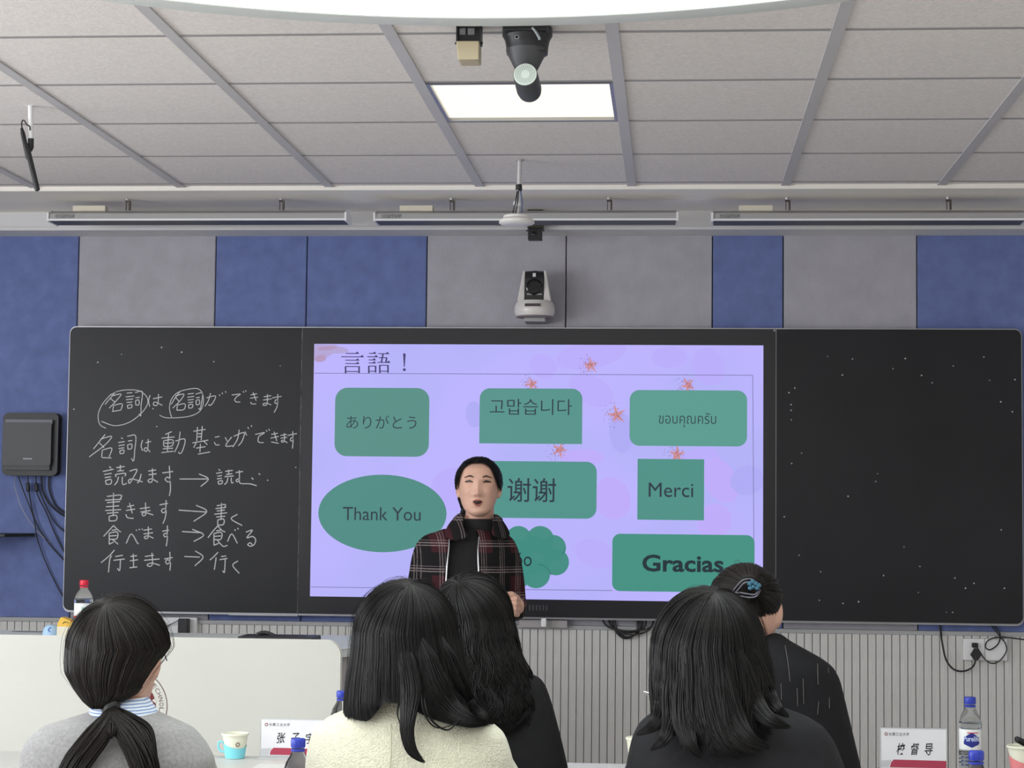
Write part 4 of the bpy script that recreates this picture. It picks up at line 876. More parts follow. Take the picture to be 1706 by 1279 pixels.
def head_shape(mb, c, s=1.0, yaw=0.0, mouth=0.0, n=56, ks=.86):
    """skull and face; c = point between the eyes' height and the ears, s = scale, facing -Y at yaw 0"""
    prof = [(.100, .006, -.008, .018), (.094, .034, -.032, .048), (.082, .052, -.056, .070), (.06, .0655, -.076, .088), (.035, .0715, -.085, .097), (.012, .0725, -.0865, .099), (-.01, .0705, -.0855, .096), (-.035, .068, -.084, .086), (-.058, .0635, -.083, .068), (-.078, .057, -.081, .045), (-.093, .049, -.079, .022), (-.105, .038, -.075, .004), (-.114, .024, -.066, -.012), (-.118, .008, -.052, -.026)]
    zs = np.linspace(.0999, -.1179, 64); pr = np.array(prof)[::-1]
    V = []
    cy, sy = math.cos(yaw), math.sin(yaw)
    def g(x, z, x0, z0, sx_, sz_): return math.exp(-((x-x0)/sx_)**2-((z-z0)/sz_)**2)
    for z in zs:
        w_, yf_, yb_ = [float(np.interp(z, pr[:, 0], pr[:, i])) for i in (1, 2, 3)]
        yc = (yf_+yb_)/2; ry = (yb_-yf_)/2
        for k in range(n):
            a_ = 2*PI*k/n; x = w_*math.cos(a_); e_ = 2.25
            x = w_*math.copysign(abs(math.cos(a_))**(2/e_), math.cos(a_)); y = yc+ry*math.copysign(abs(math.sin(a_))**(2/e_), math.sin(a_))
            if y < yc:
                dy = -.0165*g(x, z, 0, -.038, .0125, .012)-.0075*g(x, z, 0, -.020, .011, .020)-.003*g(x, z, 0, -.002, .011, .02)
                dy += -.006*(g(x, z, .013, -.043, .006, .006)+g(x, z, -.013, -.043, .006, .006))
                dy += .008*(g(x, z, .031, .003, .016, .010)+g(x, z, -.031, .003, .016, .010))
                dy += -.003*(g(x, z, .03, .020, .02, .007)+g(x, z, -.03, .020, .02, .007))
                dy += -.007*(g(x, z, .040, -.030, .018, .018)+g(x, z, -.040, -.030, .018, .018))
                dy += -.0065*g(x, z, 0, -.066, .020, .010)-.005*g(x, z, 0, -.079, .014, .005)-.006*g(x, z, 0, -.104, .022, .012)
                dy += .003*g(x, z, 0, -.090, .018, .005)+mouth*.022*g(x, z, 0, -.0715, .0095, .0052)
                y += dy
            V.append((c[0]+s*(x*cy-y*sy), c[1]+s*(x*sy+y*cy), c[2]+s*(z*ks if z > 0 else z)))
    m_ = len(zs); Fc = [(i*n+k, i*n+(k+1) % n, (i+1)*n+(k+1) % n, (i+1)*n+k) for i in range(m_-1) for k in range(n)]
    Fc += [tuple(range(n-1, -1, -1)), tuple((m_-1)*n+k for k in range(n))]
    mb.add(V, Fc)
    for sg in (-1, 1):
        ex_, ey_ = sg*.0725, .012
        R_ = np.array([[math.cos(yaw+sg*.35), -math.sin(yaw+sg*.35), 0], [math.sin(yaw+sg*.35), math.cos(yaw+sg*.35), 0], [0, 0, 1]])
        mb.ell((c[0]+s*(ex_*cy-ey_*sy), c[1]+s*(ex_*sy+ey_*cy), c[2]-.018*s), (.009*s, .018*s, .031*s), 12, 8, R_)
        ey_ = .004; mb.ell((c[0]+s*(ex_*.96*cy-ey_*sy), c[1]+s*(ex_*.96*sy+ey_*cy), c[2]-.044*s), (.008*s, .010*s, .010*s), 10, 6, R_)

def hand(mb, wrist, d, up_, side, curl=.5, s=1.0):
    """palm and five separate bent fingers; d = pointing direction, up_ = back of the hand, side = towards the thumb"""
    d = np.array(d, float); d /= np.linalg.norm(d); up_ = np.array(up_, float); up_ -= d*(up_@d); up_ /= np.linalg.norm(up_)
    th = np.cross(d, up_)*side; w_ = np.array(wrist, float)
    k0 = w_+d*.045*s
    mb.tube([w_-d*.01*s, w_+d*.015*s, w_+d*.045*s, w_+d*.082*s], [.021*s, .024*s, .030*s, .026*s], 12)
    for i, (off, L, r_) in enumerate(((.030, .070, .0085), (.011, .078, .009), (-.008, .072, .0085), (-.026, .056, .0075))):
        b_ = w_+d*(.078-.004*abs(i-1))*s+th*off*s; dd = d+th*(off*1.6); dd /= np.linalg.norm(dd)
        a1_, a2_, a3_ = curl*.7, curl*1.7, curl*2.4; pts = [b_-d*.02*s, b_]
        for a_, f_ in ((a1_, .45), (a2_, .32), (a3_, .23)): pts.append(pts[-1]+(dd*math.cos(a_)-up_*math.sin(a_))*L*f_*s)
        mb.tube(pts, [r_*s, r_*1.05*s, r_*s, r_*.92*s, r_*.7*s], 8)
    b_ = w_+d*.02*s+th*.020*s; mb.tube([b_, b_+(d*.6+th*.8)*.03*s, b_+(d*.9+th*.85-up_*.2)*.052*s, b_+(d*1.3+th*.75-up_*.5)*.062*s], [.014*s, .012*s, .0098*s, .007*s], 8)

def limbs(mb, pts, rad, n=14): mb.tube([np.array(p_, float) for p_ in densify(pts, 4)], np.interp(np.linspace(0, len(pts)-1, (len(pts)-1)*4+1), range(len(pts)), rad), n)

# ---- hair: every path starts at a whorl, runs over the skull to a target, then falls along the rings
class Hair:
    def __init__(s, dome, rings, whorl, tfun=None):
        """dome = (centre, rx, ry, h) ellipsoid; rings = [(cx, cy, z, rx, ry)...] below it; whorl = unit direction"""
        s.c, s.rx, s.ry, s.h = np.array(dome[0], float), dome[1], dome[2], dome[3]
        s.rings = np.array([(s.c[0], s.c[1], s.c[2], s.rx, s.ry)]+[tuple(map(float, r_)) for r_ in rings]) if rings is not None else None
        w_ = np.array(whorl, float); s.w = w_/np.linalg.norm(w_)
        s.target = tfun
    def path(s, th, T_, a=.42):
        """th: (N,), T_: (N,M) in 0..1 -> (N,M,3) points and outward normals"""
        N, M = T_.shape
        tg = np.stack([np.cos(th), np.sin(th), np.zeros(N)], 1) if s.target is None else s.target(th)
        om = np.arccos(np.clip(tg@s.w, -.9999, .9999))
        q_ = np.clip(T_/a if s.rings is not None else T_, 0, 1)
        so = np.sin(om)[:, None]
        k1, k2 = np.sin((1-q_)*om[:, None])/so, np.sin(q_*om[:, None])/so
        dirs = k1[..., None]*s.w+k2[..., None]*tg[:, None, :]
        sc3 = np.array([s.rx, s.ry, s.h]); Pt = s.c+dirs*sc3
        Nn = dirs/sc3; Nn /= np.linalg.norm(Nn, axis=2, keepdims=True)
        if s.rings is not None:
            k_ = np.clip((T_-a)/(1-a), 0, 1)*(len(s.rings)-1); idx = np.arange(len(s.rings))
            r_ = [np.interp(k_.ravel(), idx, s.rings[:, i]).reshape(k_.shape) for i in range(5)]
            c_, s_ = np.cos(th)[:, None], np.sin(th)[:, None]
            low = np.stack([r_[0]+r_[3]*c_, r_[1]+r_[4]*s_, r_[2]], 2)
            nl = np.stack([c_+0*k_, s_+0*k_, 0*k_], 2)
            sel = (T_ > a)[..., None]; Pt = np.where(sel, low, Pt); Nn = np.where(sel, nl, Nn)
        return Pt, Nn
def strand_mesh(Pts, rad, tone):
    """Pts (N,M,3) -> thin three-sided tapering tubes"""
    N, M, _ = Pts.shape
    Tn = np.gradient(Pts, axis=1); Tn /= np.linalg.norm(Tn, axis=2, keepdims=True)+1e-9
    a_ = np.array([.31, .87, .38]); A = np.cross(Tn, a_); A /= np.linalg.norm(A, axis=2, keepdims=True)+1e-9; B = np.cross(Tn, A)
    pr = np.sin(np.linspace(.35, PI-.12, M))[None, :, None]*rad.reshape(N, 1, 1)
    V = np.stack([Pts+pr*(math.cos(f_)*A+math.sin(f_)*B) for f_ in (0, 2*PI/3, 4*PI/3)], 2)       # N,M,3,3
    base = (np.arange(N)[:, None, None]*M+np.arange(M-1)[None, :, None])*3; k = np.arange(3)[None, None, :]; k2 = (k+1) % 3
    Fc = np.stack([base+k, base+k2, base+3+k2, base+3+k], 3).reshape(-1, 4)
    return V.reshape(-1, 3), Fc, np.repeat(tone, M*3)
def grow(parent, hair, m_, n, th_rng, tmax, name='hair', M=26, rad=.0011, lift=(.0, .010), wave=(0, 0), clump=None, a=.42, flick=0, tmin=0.0, seed=1, shell=True, shell_in=.006, fly=30, endspread=0.0, flat_shell=None):
    rg = np.random.default_rng(seed)
    off = wloc(parent); verts = []; faces = []; tones = []; nb_ = 0
    def put(V, Fc, tn):
        nonlocal nb_
        verts.append(V); faces.append(Fc+nb_); tones.append(tn); nb_ += len(V)
    if shell:
        nt_, nm = 96, 40; th = np.linspace(th_rng[0], th_rng[1], nt_); tm = np.array([tmax(x) for x in th])*.985
        T_ = np.linspace(0.001, 1, nm)[None, :]*tm[:, None]; Pt, Nn = hair.path(th, T_, a); Pt = Pt-Nn*shell_in
        idx = np.arange(nt_*nm).reshape(nt_, nm); Fc = np.stack([idx[:-1, :-1], idx[1:, :-1], idx[1:, 1:], idx[:-1, 1:]], 2).reshape(-1, 4)
        put(Pt.reshape(-1, 3), Fc, np.zeros(nt_*nm)+.05)
    ncl = clump or max(8, n//12)
    cth = rg.uniform(th_rng[0], th_rng[1], ncl); cph = rg.uniform(0, 2*PI, ncl); ctm = rg.uniform(.94, 1.0, ncl); ctone = rg.uniform(0, 1, ncl); cl_ = rg.uniform(lift[0], lift[1], ncl); cfl = rg.normal(0, 1, ncl)
    ci = rg.integers(0, ncl, n)
    spread = (th_rng[1]-th_rng[0])/ncl*2.4
    th = np.clip(cth[ci]+rg.normal(0, spread, n), *th_rng)
    tm = np.array([tmax(x) for x in th])*ctm[ci]*rg.uniform(.97, 1.01, n)
    s_ = np.linspace(0, 1, M)[None, :]
    t0 = tmin*rg.uniform(0, 1, n)[:, None]
    T_ = (t0+(1-t0)*s_)*tm[:, None]
    thv = th; Pt, Nn = hair.path(thv, np.clip(T_, 0, 1), a)
    # gather clumps towards their middle near the ends
    Pc, _ = hair.path(cth[ci], np.clip(T_, 0, 1), a)
    g_ = (s_**2*.55)[..., None]; Pt = Pt*(1-g_)+Pc*g_
    li = (cl_[ci]+rg.normal(0, .0009, n))[:, None]*(np.minimum(1, s_*6))
    Tg = np.gradient(Pt, axis=1); Tg /= np.linalg.norm(Tg, axis=2, keepdims=True)+1e-9; Sd = np.cross(Tg, Nn)
    wv = wave[0]*np.sin(cph[ci][:, None]+wave[1]*s_*2*PI+rg.normal(0, .25, n)[:, None])*np.clip((s_-.35)*2, 0, 1)
    wv2 = wave[0]*.7*np.cos(cph[ci][:, None]*1.7+wave[1]*s_*2*PI)*np.clip((s_-.35)*2, 0, 1)
    jit = rg.normal(0, .0016, n)[:, None]*s_
    Pt = Pt+Nn*(li+wv2)[..., None]+Sd*(wv+jit+flick*cfl[ci][:, None]*s_**4)[..., None]
    if endspread: Pt[..., 0] += endspread*np.sign(np.cos(th))[:, None]*(s_**5)*np.abs(rg.normal(.6, .4, n))[:, None]
    tone = np.clip(.55*ctone[ci]+.45*rg.uniform(0, 1, n), 0, 1)
    put(*strand_mesh(Pt, rad*rg.uniform(.6, 1.3, n), tone))
    if fly:
        th = rg.uniform(th_rng[0], th_rng[1], fly); tm = np.array([tmax(x) for x in th]); T_ = (.15+.85*s_)*tm[:, None]*rg.uniform(.6, 1.02, fly)[:, None]
        Pt, Nn = hair.path(th, np.clip(T_, 0, 1), a); amp = rg.uniform(.002, .008, fly)[:, None]
        Pt = Pt+Nn*(.004+amp*np.sin(s_*PI*rg.uniform(.5, 1.4, fly)[:, None]))[..., None]
        put(*strand_mesh(Pt, np.full(fly, .00035), np.full(fly, .9)))
    V = np.vstack(verts)-off; Fc = np.vstack(faces); tn = np.concatenate(tones)
    me = fast_mesh(name, V, Fc, True, tn)
    return link(name, me, m_, parent)
def lock(parent, pts, rads, m_, n=120, name='hair_lock', rad=.0009, seed=3, M=24, squash=(1, .6)):
    """a bundle of strands along a spline, radius profile rads"""
    rg = np.random.default_rng(seed); off = wloc(parent)
    C_ = np.array(densify(pts, 8)); C_ = np.stack([np.interp(np.linspace(0, len(C_)-1, M), range(len(C_)), C_[:, i]) for i in range(3)], 1)
    R_ = np.interp(np.linspace(0, 1, M), np.linspace(0, 1, len(rads)), rads)
    T_ = np.gradient(C_, axis=0); T_ /= np.linalg.norm(T_, axis=1, keepdims=True)
    A = np.cross(T_, (0, 1, 0)); A /= np.linalg.norm(A, axis=1, keepdims=True); B = np.cross(T_, A)
    sink = np.clip(1-np.linspace(0, 1, M)/.18, 0, 1)**1.5*.012; C_[:, 1] += sink*(1 if C_[0, 1] < -2 else 0)
    R_ = R_*np.clip(.35+np.linspace(0, 1, M)/.25, 0, 1)
    an = rg.uniform(0, 2*PI, n); ro = np.sqrt(rg.uniform(0, 1, n)); tw = rg.normal(0, .25, n)
    s_ = np.linspace(0, 1, M)[None, :]
    aa = an[:, None]+tw[:, None]*s_*2
    Pt = C_[None]+(R_[None, :]*ro[:, None]*np.cos(aa)*squash[0])[..., None]*A[None]+(R_[None, :]*ro[:, None]*np.sin(aa)*squash[1])[..., None]*B[None]
    L = rg.uniform(.86, 1, n); k_ = (s_*L[:, None]*(M-1)); lo = np.clip(k_.astype(int), 0, M-2); fr_ = (k_-lo)[..., None]
    Pt = np.take_along_axis(Pt, lo[..., None], 1)*(1-fr_)+np.take_along_axis(Pt, lo[..., None]+1, 1)*fr_
    V, Fc, tn = strand_mesh(Pt, rad*rg.uniform(.7, 1.3, n), rg.uniform(0, 1, n))
    core = MB().tube(list(C_), list(np.maximum(R_*.30, .0010)), 8); cv = np.array(core.V)
    me = fast_mesh(name, V-off, Fc, True, tn); o = link(name, me, m_, parent)
    me2 = fast_mesh('lock_core', cv-off, core.Fc, True, np.zeros(len(cv))); link('lock_core', me2, m_, o)
    return o

def seated(name_lab, Y0, hc, hs, torso, cloth_m, sh, hairfun, cat='person', neck_r=.052, yaw=PI, sleeves=.052, voxel=.009, hand_side=None, collar=None, trousers=(.03, .03, .035), arm_y=.30, raised=None):
    """woman seen from behind, seated at a table. hc head centre, torso rings, sh shoulder points (left, right)"""
    bx = float(sum(s_[0] for s_ in sh)/2)
    t_ = thing('person', name_lab, cat, (bx, Y0, 0))
    bd = MB(); head_shape(bd, hc, hs, yaw)
    nb_ = (bx*.75+hc[0]*.25, Y0-.005, sh[0][2]+.0)
    bd.tube([(nb_[0], Y0-.01, nb_[2]-.06), (nb_[0]*.7+hc[0]*.3, Y0-.008, nb_[2]+.02), (hc[0], Y0-.002, hc[2]-.085*hs), (hc[0], Y0+.005, hc[2]-.03)], [neck_r*1.3, neck_r*1.02, neck_r*.95, neck_r*.9], 18)
    cl = MB(); cl.loft(torso, 36, 2.3)
    for k, s_ in enumerate(sh):
        sg = -1 if k == 0 else 1
        elb = (s_[0]+sg*.006, Y0+.07, .815); wr = (s_[0]-sg*.04, Y0+arm_y, TZ+.062)
        if raised is not None and k == 0: elb = (s_[0]-.005, Y0+.10, .86); wr = raised
        limbs(cl, [(s_[0]-sg*.045, Y0, s_[2]-.060), ((s_[0]+elb[0])/2-sg*.014, Y0+.03, (s_[2]+elb[2])/2), elb, wr], [.058, sleeves, .046, .034])
        limbs(bd, [(s_[0]-sg*.04, Y0, s_[2]-.07), ((s_[0]+elb[0])/2, Y0+.03, (s_[2]+elb[2])/2), elb, wr], [.035, .034, .030, .024], 10)
        if raised is not None and k == 0: hand(bd, wr, (-.15, .35, 1), (.3, 1, 0), 1, .95, .9); continue
        hand(bd, (wr[0], wr[1]+.0, TZ+.052), (-sg*.25, 1, -.08), (0, .1, 1), -sg, .16, .95)
    bd.loft([(bx, Y0, .52, .13, .09), (bx, Y0, .8, .12, .085), (bx, Y0, sh[0][2]-.08, .14, .07), (bx, Y0, sh[0][2]-.03, .07, .055)], 20)
    b_ = shift(remesh(bd, .0052, 5), wloc(t_)); link('body', b_, M_SKIN, t_)
    c_ = shift(remesh(cl, voxel, 6), wloc(t_)); link('jacket', c_, cloth_m, t_)
    tr = MB()
    for sg in (-1, 1): limbs(tr, [(bx+sg*.09, Y0-.02, .565), (bx+sg*.11, Y0+.20, .555), (bx+sg*.10, Y0+.38, .50), (bx+sg*.10, Y0+.37, .28), (bx+sg*.10, Y0+.36, .08)], [.10, .085, .065, .055, .045])
    tr.loft([(bx, Y0-.02, .472, .17, .12), (bx, Y0-.02, .52, .18, .13), (bx, Y0-.01, .60, .15, .10)], 24)
    link('trousers', shift(remesh(tr, .014, 4), wloc(t_)), mat('trousers_dark', trousers, .8), t_)
    for sg in (-1, 1):
        so = MB(); so.ell((bx+sg*.10, Y0+.42, .04), (.042, .115, .038), 16, 8); so.build('shoe', M_BLACK, t_, smooth=True)
    chair(bx, Y0-.02, ' '.join(name_lab.split(',')[0].split()[:6]))
    return t_

# ---- A: grey cardigan, low ponytail (left)
YA = -4.95
def R(v, uL, uR, yb, yf, Y0): return sil(v, uL, uR, Y0, yb, yf)
M_KNIT = mat('grey_knit', (.345, .34, .345), .95, noise=(160, .16), bump=(420, .9, .003, (1, 1, 3)), sheen=.3)
tA = [R(1178, 163, 250, -.045, .055, YA), R(1186, 150, 262, -.07, .065, YA), R(1196, 118, 288, -.085, .075, YA), R(1210, 74, 322, -.095, .085, YA), R(1232, 48, 342, -.105, .095, YA), R(1262, 38, 358, -.115, .105, YA)]
z_l = tA[-1][2]; tA += [(tA[-1][0], YA, z_l-.12, .165, .115), (tA[-1][0], YA, z_l-.25, .145, .105), (tA[-1][0], YA, .55, .165, .125), (tA[-1][0], YA, .48, .16, .12)]
hcA = at(197, 994, YA)-np.array([0, 0, .012+.0999*.86*0.98])
pA = seated('woman in grey cardigan and striped collar with a low black ponytail, seen from behind', YA, (hcA[0]+.002, YA, hcA[2]), .98, tA, M_KNIT,
            [at(68, 1225, YA), at(332, 1238, YA)], None, neck_r=.047)
# striped shirt collar
ms = mat('striped_shirt', (.62, .70, .82), .8); nt = ms.node_tree; wv_ = nt.nodes.new('ShaderNodeTexWave'); wv_.bands_direction = 'Z'; wv_.inputs['Scale'].default_value = 60; wv_.inputs['Distortion'].default_value = 1.0
tcx = nt.nodes.new('ShaderNodeTexCoord'); nt.links.new(tcx.outputs['Object'], wv_.inputs['Vector']); rp_ = nt.nodes.new('ShaderNodeValToRGB'); rp_.color_ramp.elements[0].position = .25; rp_.color_ramp.elements[0].color = (.22, .33, .60, 1); rp_.color_ramp.elements[1].position = .45; rp_.color_ramp.elements[1].color = (.74, .80, .88, 1)
nt.links.new(wv_.outputs['Fac'], rp_.inputs[0]); nt.links.new(rp_.outputs[0], nt.nodes['Principled BSDF'].inputs['Base Color'])
cl = MB(); cl.loft([R(1188, 152, 262, -.078, .07, YA), R(1176, 156, 256, -.075, .066, YA), R(1163, 163, 246, -.066, .06, YA), R(1160, 168, 240, -.058, .052, YA), R(1172, 172, 236, -.05, .045, YA)], 40, 2.1, caps=False)
cl.build('shirt_collar', ms, pA, smooth=True)
back = -PI/2
domeA = ((float(at(197.5, 1078, YA)[0]), YA, float(at(197.5, 1078, YA)[2])), float(at(278, 1075, YA)[0]-at(117, 1075, YA)[0])/2, .104, float(at(197, 994, YA)[2]-at(197, 1078, YA)[2]))
rA = [R(1098, 119, 266, -.102, .070, YA), R(1118, 124, 256, -.10, .030, YA), R(1136, 134, 245, -.098, .03, YA), R(1150, 147, 238, -.095, -.005, YA), R(1162, 160, 218, -.092, -.035, YA), R(1170, 172, 199, -.088, -.058, YA), R(1174, 176, 194, -.086, -.062, YA)]
hA = Hair(domeA, rA, (-.12, -.42, .86))
def tm_pull(th):
    d_ = abs((th-back+PI) % (2*PI)-PI)       # angle from straight back
    return 1.0 if d_ < 1.75 else max(.20, 1.0-(d_-1.75)*1.9) if d_ < 2.3 else .30
grow(pA, hA, M_HAIRB, 4200, (back-PI*.99, back+PI*.99), tm_pull, M=26, rad=.0008, lift=(-.001, .0015), seed=5, fly=40)
tie = at(185, 1178, YA-.075)
ht = MB(); ht.lathe([(.010, .020), (.0155, .014), (.0165, 0), (.0145, -.014), (.010, -.020)], tie, 20, ax=(0, .25, 1)); ht.build('hair_tie', M_BLACK, pA, smooth=True)
e = lambda u, v, dy: at(u, v, YA+dy)
lock(pA, [e(185, 1168, -.075), e(183, 1192, -.10), e(162, 1225, -.125), e(128, 1270, -.135), e(108, 1310, -.13), e(90, 1370, -.12)], [.010, .014, .023, .025, .022, .010], M_HAIRB, 420, seed=11, squash=(1, .55))
lock(pA, [e(185, 1168, -.075), e(189, 1192, -.10), e(215, 1222, -.12), e(238, 1265, -.13), e(250, 1320, -.13), e(246, 1380, -.12)], [.010, .014, .024, .027, .022, .010], M_HAIRB, 420, seed=12, squash=(1, .55))
lock(pA, [e(187, 1178, -.08), e(215, 1195, -.10), e(245, 1215, -.10), e(256, 1250, -.115), e(262, 1300, -.12)], [.006, .010, .010, .006, .003], M_HAIRB, 110, seed=13)
lock(pA, [e(186, 1180, -.085), e(184, 1215, -.12), e(186, 1230, -.125)], [.010, .012, .006], M_HAIRB, 120, seed=14)
# glasses arm and ear tip detail
MB().tube([at(272, 1084, YA+.03), at(276, 1095, YA+.02), at(278, 1100, YA+.015)], .0012, 6).build('glasses_arm', M_BLACK, pA)

# ---- B: cream wool jacket, long straight hair (centre)
YB = -4.85
M_WOOL = mat('cream_wool', (.74, .725, .57), 1.0, noise=(120, .07), bump=(300, .8, .004), sheen=.4)
tB = [R(1128, 655, 715, -.05, .05, YB), R(1140, 640, 728, -.062, .06, YB), R(1158, 618, 742, -.075, .07, YB), R(1178, 585, 775, -.09, .08, YB), R(1196, 545, 815, -.10, .09, YB), R(1218, 522, 842, -.11, .095, YB), R(1250, 514, 853, -.12, .10, YB), R(1279, 510, 858, -.125, .11, YB)]
z_l = tB[-1][2]; tB += [(tB[-1][0], YB, z_l-.12, .185, .12), (tB[-1][0], YB, z_l-.25, .165, .11), (tB[-1][0], YB, .55, .18, .13), (tB[-1][0], YB, .48, .17, .12)]
hcB = at(682, 966, YB)-np.array([0, 0, .012+.0999*.86*1.0])
pB = seated('woman in cream wool jacket with long straight black hair, seen from behind', YB, (hcB[0], YB, hcB[2]), 1.0, tB, M_WOOL, [at(545, 1222, YB), at(828, 1226, YB)], None, sleeves=.058)
MB().tube(densify([at(651, 1205, YB-.112), at(652, 1240, YB-.122), at(650, 1290, YB-.128)], 4), .0012, 6).build('back_seam', mat('cream_seam', (.5, .49, .38), 1), pB)
domeB = ((float(at(676, 1052, YB)[0]), YB, float(at(676, 1052, YB)[2])), float(at(760, 1050, YB)[0]-at(592, 1050, YB)[0])/2, .108, float(at(690, 966, YB)[2]-at(690, 1052, YB)[2]))
rB = [R(1080, 590, 768, -.112, .10, YB), R(1110, 586, 775, -.118, .10, YB), R(1140, 582, 782, -.125, .095, YB), R(1165, 580, 788, -.13, .09, YB), R(1185, 580, 802, -.132, .08, YB), R(1200, 578, 830, -.134, .08, YB)]
hB = Hair(domeB, rB, (.12, -.30, .94))
def tm_B(th):
    x = math.cos(th); d_ = abs((th-back+PI) % (2*PI)-PI)
    # the neck shows between the left lock and the right mass
    base = .965 if x < -.62 else .965-.36*math.exp(-((x+.02)/.20)**2) if x < .1 else (.80+.20*min(1, (x-.1)/.5))
    if x < -.28 and x >= -.62: base = .965-.19*(x+.62)/.34
    if -.28 <= x < .1: base = .775-.02*(x+.28)+(.06*(x+.28))
    return base if d_ < 2.0 else max(.30, base-(d_-2.0)*1.7)
grow(pB, hB, M_HAIR, 5200, (back-PI*.99, back+PI*.99), tm_B, M=28, rad=.0008, lift=(-.001, .002), seed=21, fly=60, a=.36)
e = lambda u, v, dy: at(u, v, YB+dy)
o_ = lambda u, v, l_=.0: on(hB, YB, u, v, l_)
lock(pB, [o_(668, 1050), o_(676, 1100), o_(684, 1150), e(680, 1190, -.132), e(678, 1218, -.134), e(686, 1250, -.138), e(708, 1270, -.14)], [.006, .018, .020, .014, .012, .010, .003], M_HAIR, 460, seed=22, squash=(1, .35))
lock(pB, [o_(690, 1040), o_(706, 1100), o_(722, 1145), o_(748, 1180, .004), e(782, 1200, -.12), e(814, 1205, -.10)], [.006, .026, .030, .022, .013, .003], M_HAIR, 620, seed=23, squash=(1, .35))
lock(pB, [o_(725, 1040), o_(742, 1100), o_(758, 1145), o_(778, 1176, .003), e(804, 1195, -.10), e(832, 1203, -.08)], [.006, .022, .026, .019, .011, .003], M_HAIR, 460, seed=26, squash=(1, .35))
for k, (pp) in enumerate(([e(700, 1150, -.13), e(708, 1190, -.135), e(728, 1212, -.13), e(762, 1205, -.12)], [e(704, 1160, -.13), e(716, 1196, -.135), e(745, 1216, -.125), e(768, 1196, -.12)], [e(668, 1160, -.12), e(662, 1185, -.125), e(666, 1205, -.125)])):
    lock(pB, pp, [.002, .0016, .0008], M_HAIR, 10, seed=24+k, rad=.0006)

# ---- C: black jacket, wavy hair (front row, centre)
YC_ = -3.76
M_BLK = mat('black_jacket', (.011, .011, .0125), .8, spec=.25, noise=(40, .12), bump=(90, .25, .004))
tC = [R(1112, 770, 850, -.05, .05, YC_), R(1118, 735, 875, -.065, .06, YC_), R(1126, 700, 900, -.08, .075, YC_), R(1140, 680, 910, -.09, .085, YC_), R(1175, 668, 922, -.10, .09, YC_), R(1220, 662, 934, -.105, .095, YC_), R(1279, 655, 948, -.11, .10, YC_)]
z_l = tC[-1][2]; tC += [(tC[-1][0], YC_, z_l-.12, .18, .11), (tC[-1][0], YC_, .55, .17, .12), (tC[-1][0], YC_, .48, .16, .12)]
hcC = at(787, 958, YC_)-np.array([0, 0, .012+.0999*.86*0.98])
pC = seated('woman in black jacket with long wavy dark hair, seen from behind, below the teacher', YC_, (hcC[0], YC_, hcC[2]), .98, tC, M_BLK, [at(700, 1150, YC_), at(893, 1155, YC_)], None)
domeC = ((float(at(786, 1030, YC_)[0]), YC_, float(at(786, 1030, YC_)[2])), float(at(851, 1030, YC_)[0]-at(722, 1030, YC_)[0])/2, .105, float(at(790, 958, YC_)[2]-at(790, 1030, YC_)[2]))
rC = [R(1060, 718, 858, -.115, .10, YC_), R(1095, 712, 868, -.125, .10, YC_), R(1130, 706, 884, -.13, .095, YC_), R(1165, 702, 893, -.135, .09, YC_), R(1195, 700, 890, -.138, .07, YC_), R(1215, 702, 880, -.138, .05, YC_)]
hC = Hair(domeC, rC, (-.32, -.40, .82))
def tm_C(th):
    d_ = abs((th-back+PI) % (2*PI)-PI)
    return (.96+.04*math.sin(5*th)) if d_ < 1.9 else max(.26, .9-(d_-1.9)*1.6)
grow(pC, hC, M_HAIR, 4200, (back-PI*.99, back+PI*.99), tm_C, M=36, rad=.0010, lift=(-.001, .007), wave=(.011, 4.2), clump=200, seed=31, fly=90, a=.34)

# ---- D: black top, long layered hair (right, nearest)
YD = -4.98
M_BLK2 = mat('black_top', (.013, .013, .0155), .75, spec=.25, noise=(30, .1), bump=(60, .2, .005))
tD = [R(1165, 1150, 1250, -.05, .05, YD), R(1178, 1110, 1310, -.07, .07, YD), R(1190, 1082, 1345, -.085, .08, YD), R(1206, 1064, 1372, -.10, .09, YD), R(1230, 1052, 1390, -.11, .10, YD), R(1279, 1042, 1410, -.125, .11, YD)]
z_l = tD[-1][2]; tD += [(tD[-1][0], YD, z_l-.12, .19, .12), (tD[-1][0], YD, z_l-.25, .17, .11), (tD[-1][0], YD, .55, .18, .13), (tD[-1][0], YD, .48, .17, .12)]
hcD = at(1182, 981, YD)-np.array([0, 0, .012+.0999*.86*1.0])
pD = seated('woman in black top with thick layered shoulder-length black hair, nearest at the right', YD, (hcD[0], YD, hcD[2]), 1.0, tD, M_BLK2, [at(1082, 1228, YD), at(1368, 1228, YD)], None, sleeves=.06, raised=tuple(at(1168, 1262, -4.76)))
domeD = ((float(at(1180, 1075, YD)[0]), YD, float(at(1180, 1075, YD)[2])), float(at(1272, 1075, YD)[0]-at(1092, 1075, YD)[0])/2, .112, float(at(1183, 981, YD)[2]-at(1183, 1075, YD)[2]))
rD = [R(1105, 1088, 1280, -.118, .10, YD), R(1140, 1087, 1285, -.125, .10, YD), R(1170, 1090, 1287, -.13, .09, YD), R(1195, 1092, 1290, -.138, .08, YD), R(1220, 1090, 1296, -.142, .06, YD), R(1244, 1088, 1300, -.145, .05, YD)]
hD = Hair(domeD, rD, (.10, -.25, .95))
def tm_D(th):
    d_ = abs((th-back+PI) % (2*PI)-PI); x = math.cos(th)
    b_ = .93+.07*math.cos(x*2.2)-(.06 if x < -.5 else 0)-(.10*max(0, x-.55)/.45)
    return b_ if d_ < 1.8 else max(.28, b_-.1-(d_-1.8)*1.5)
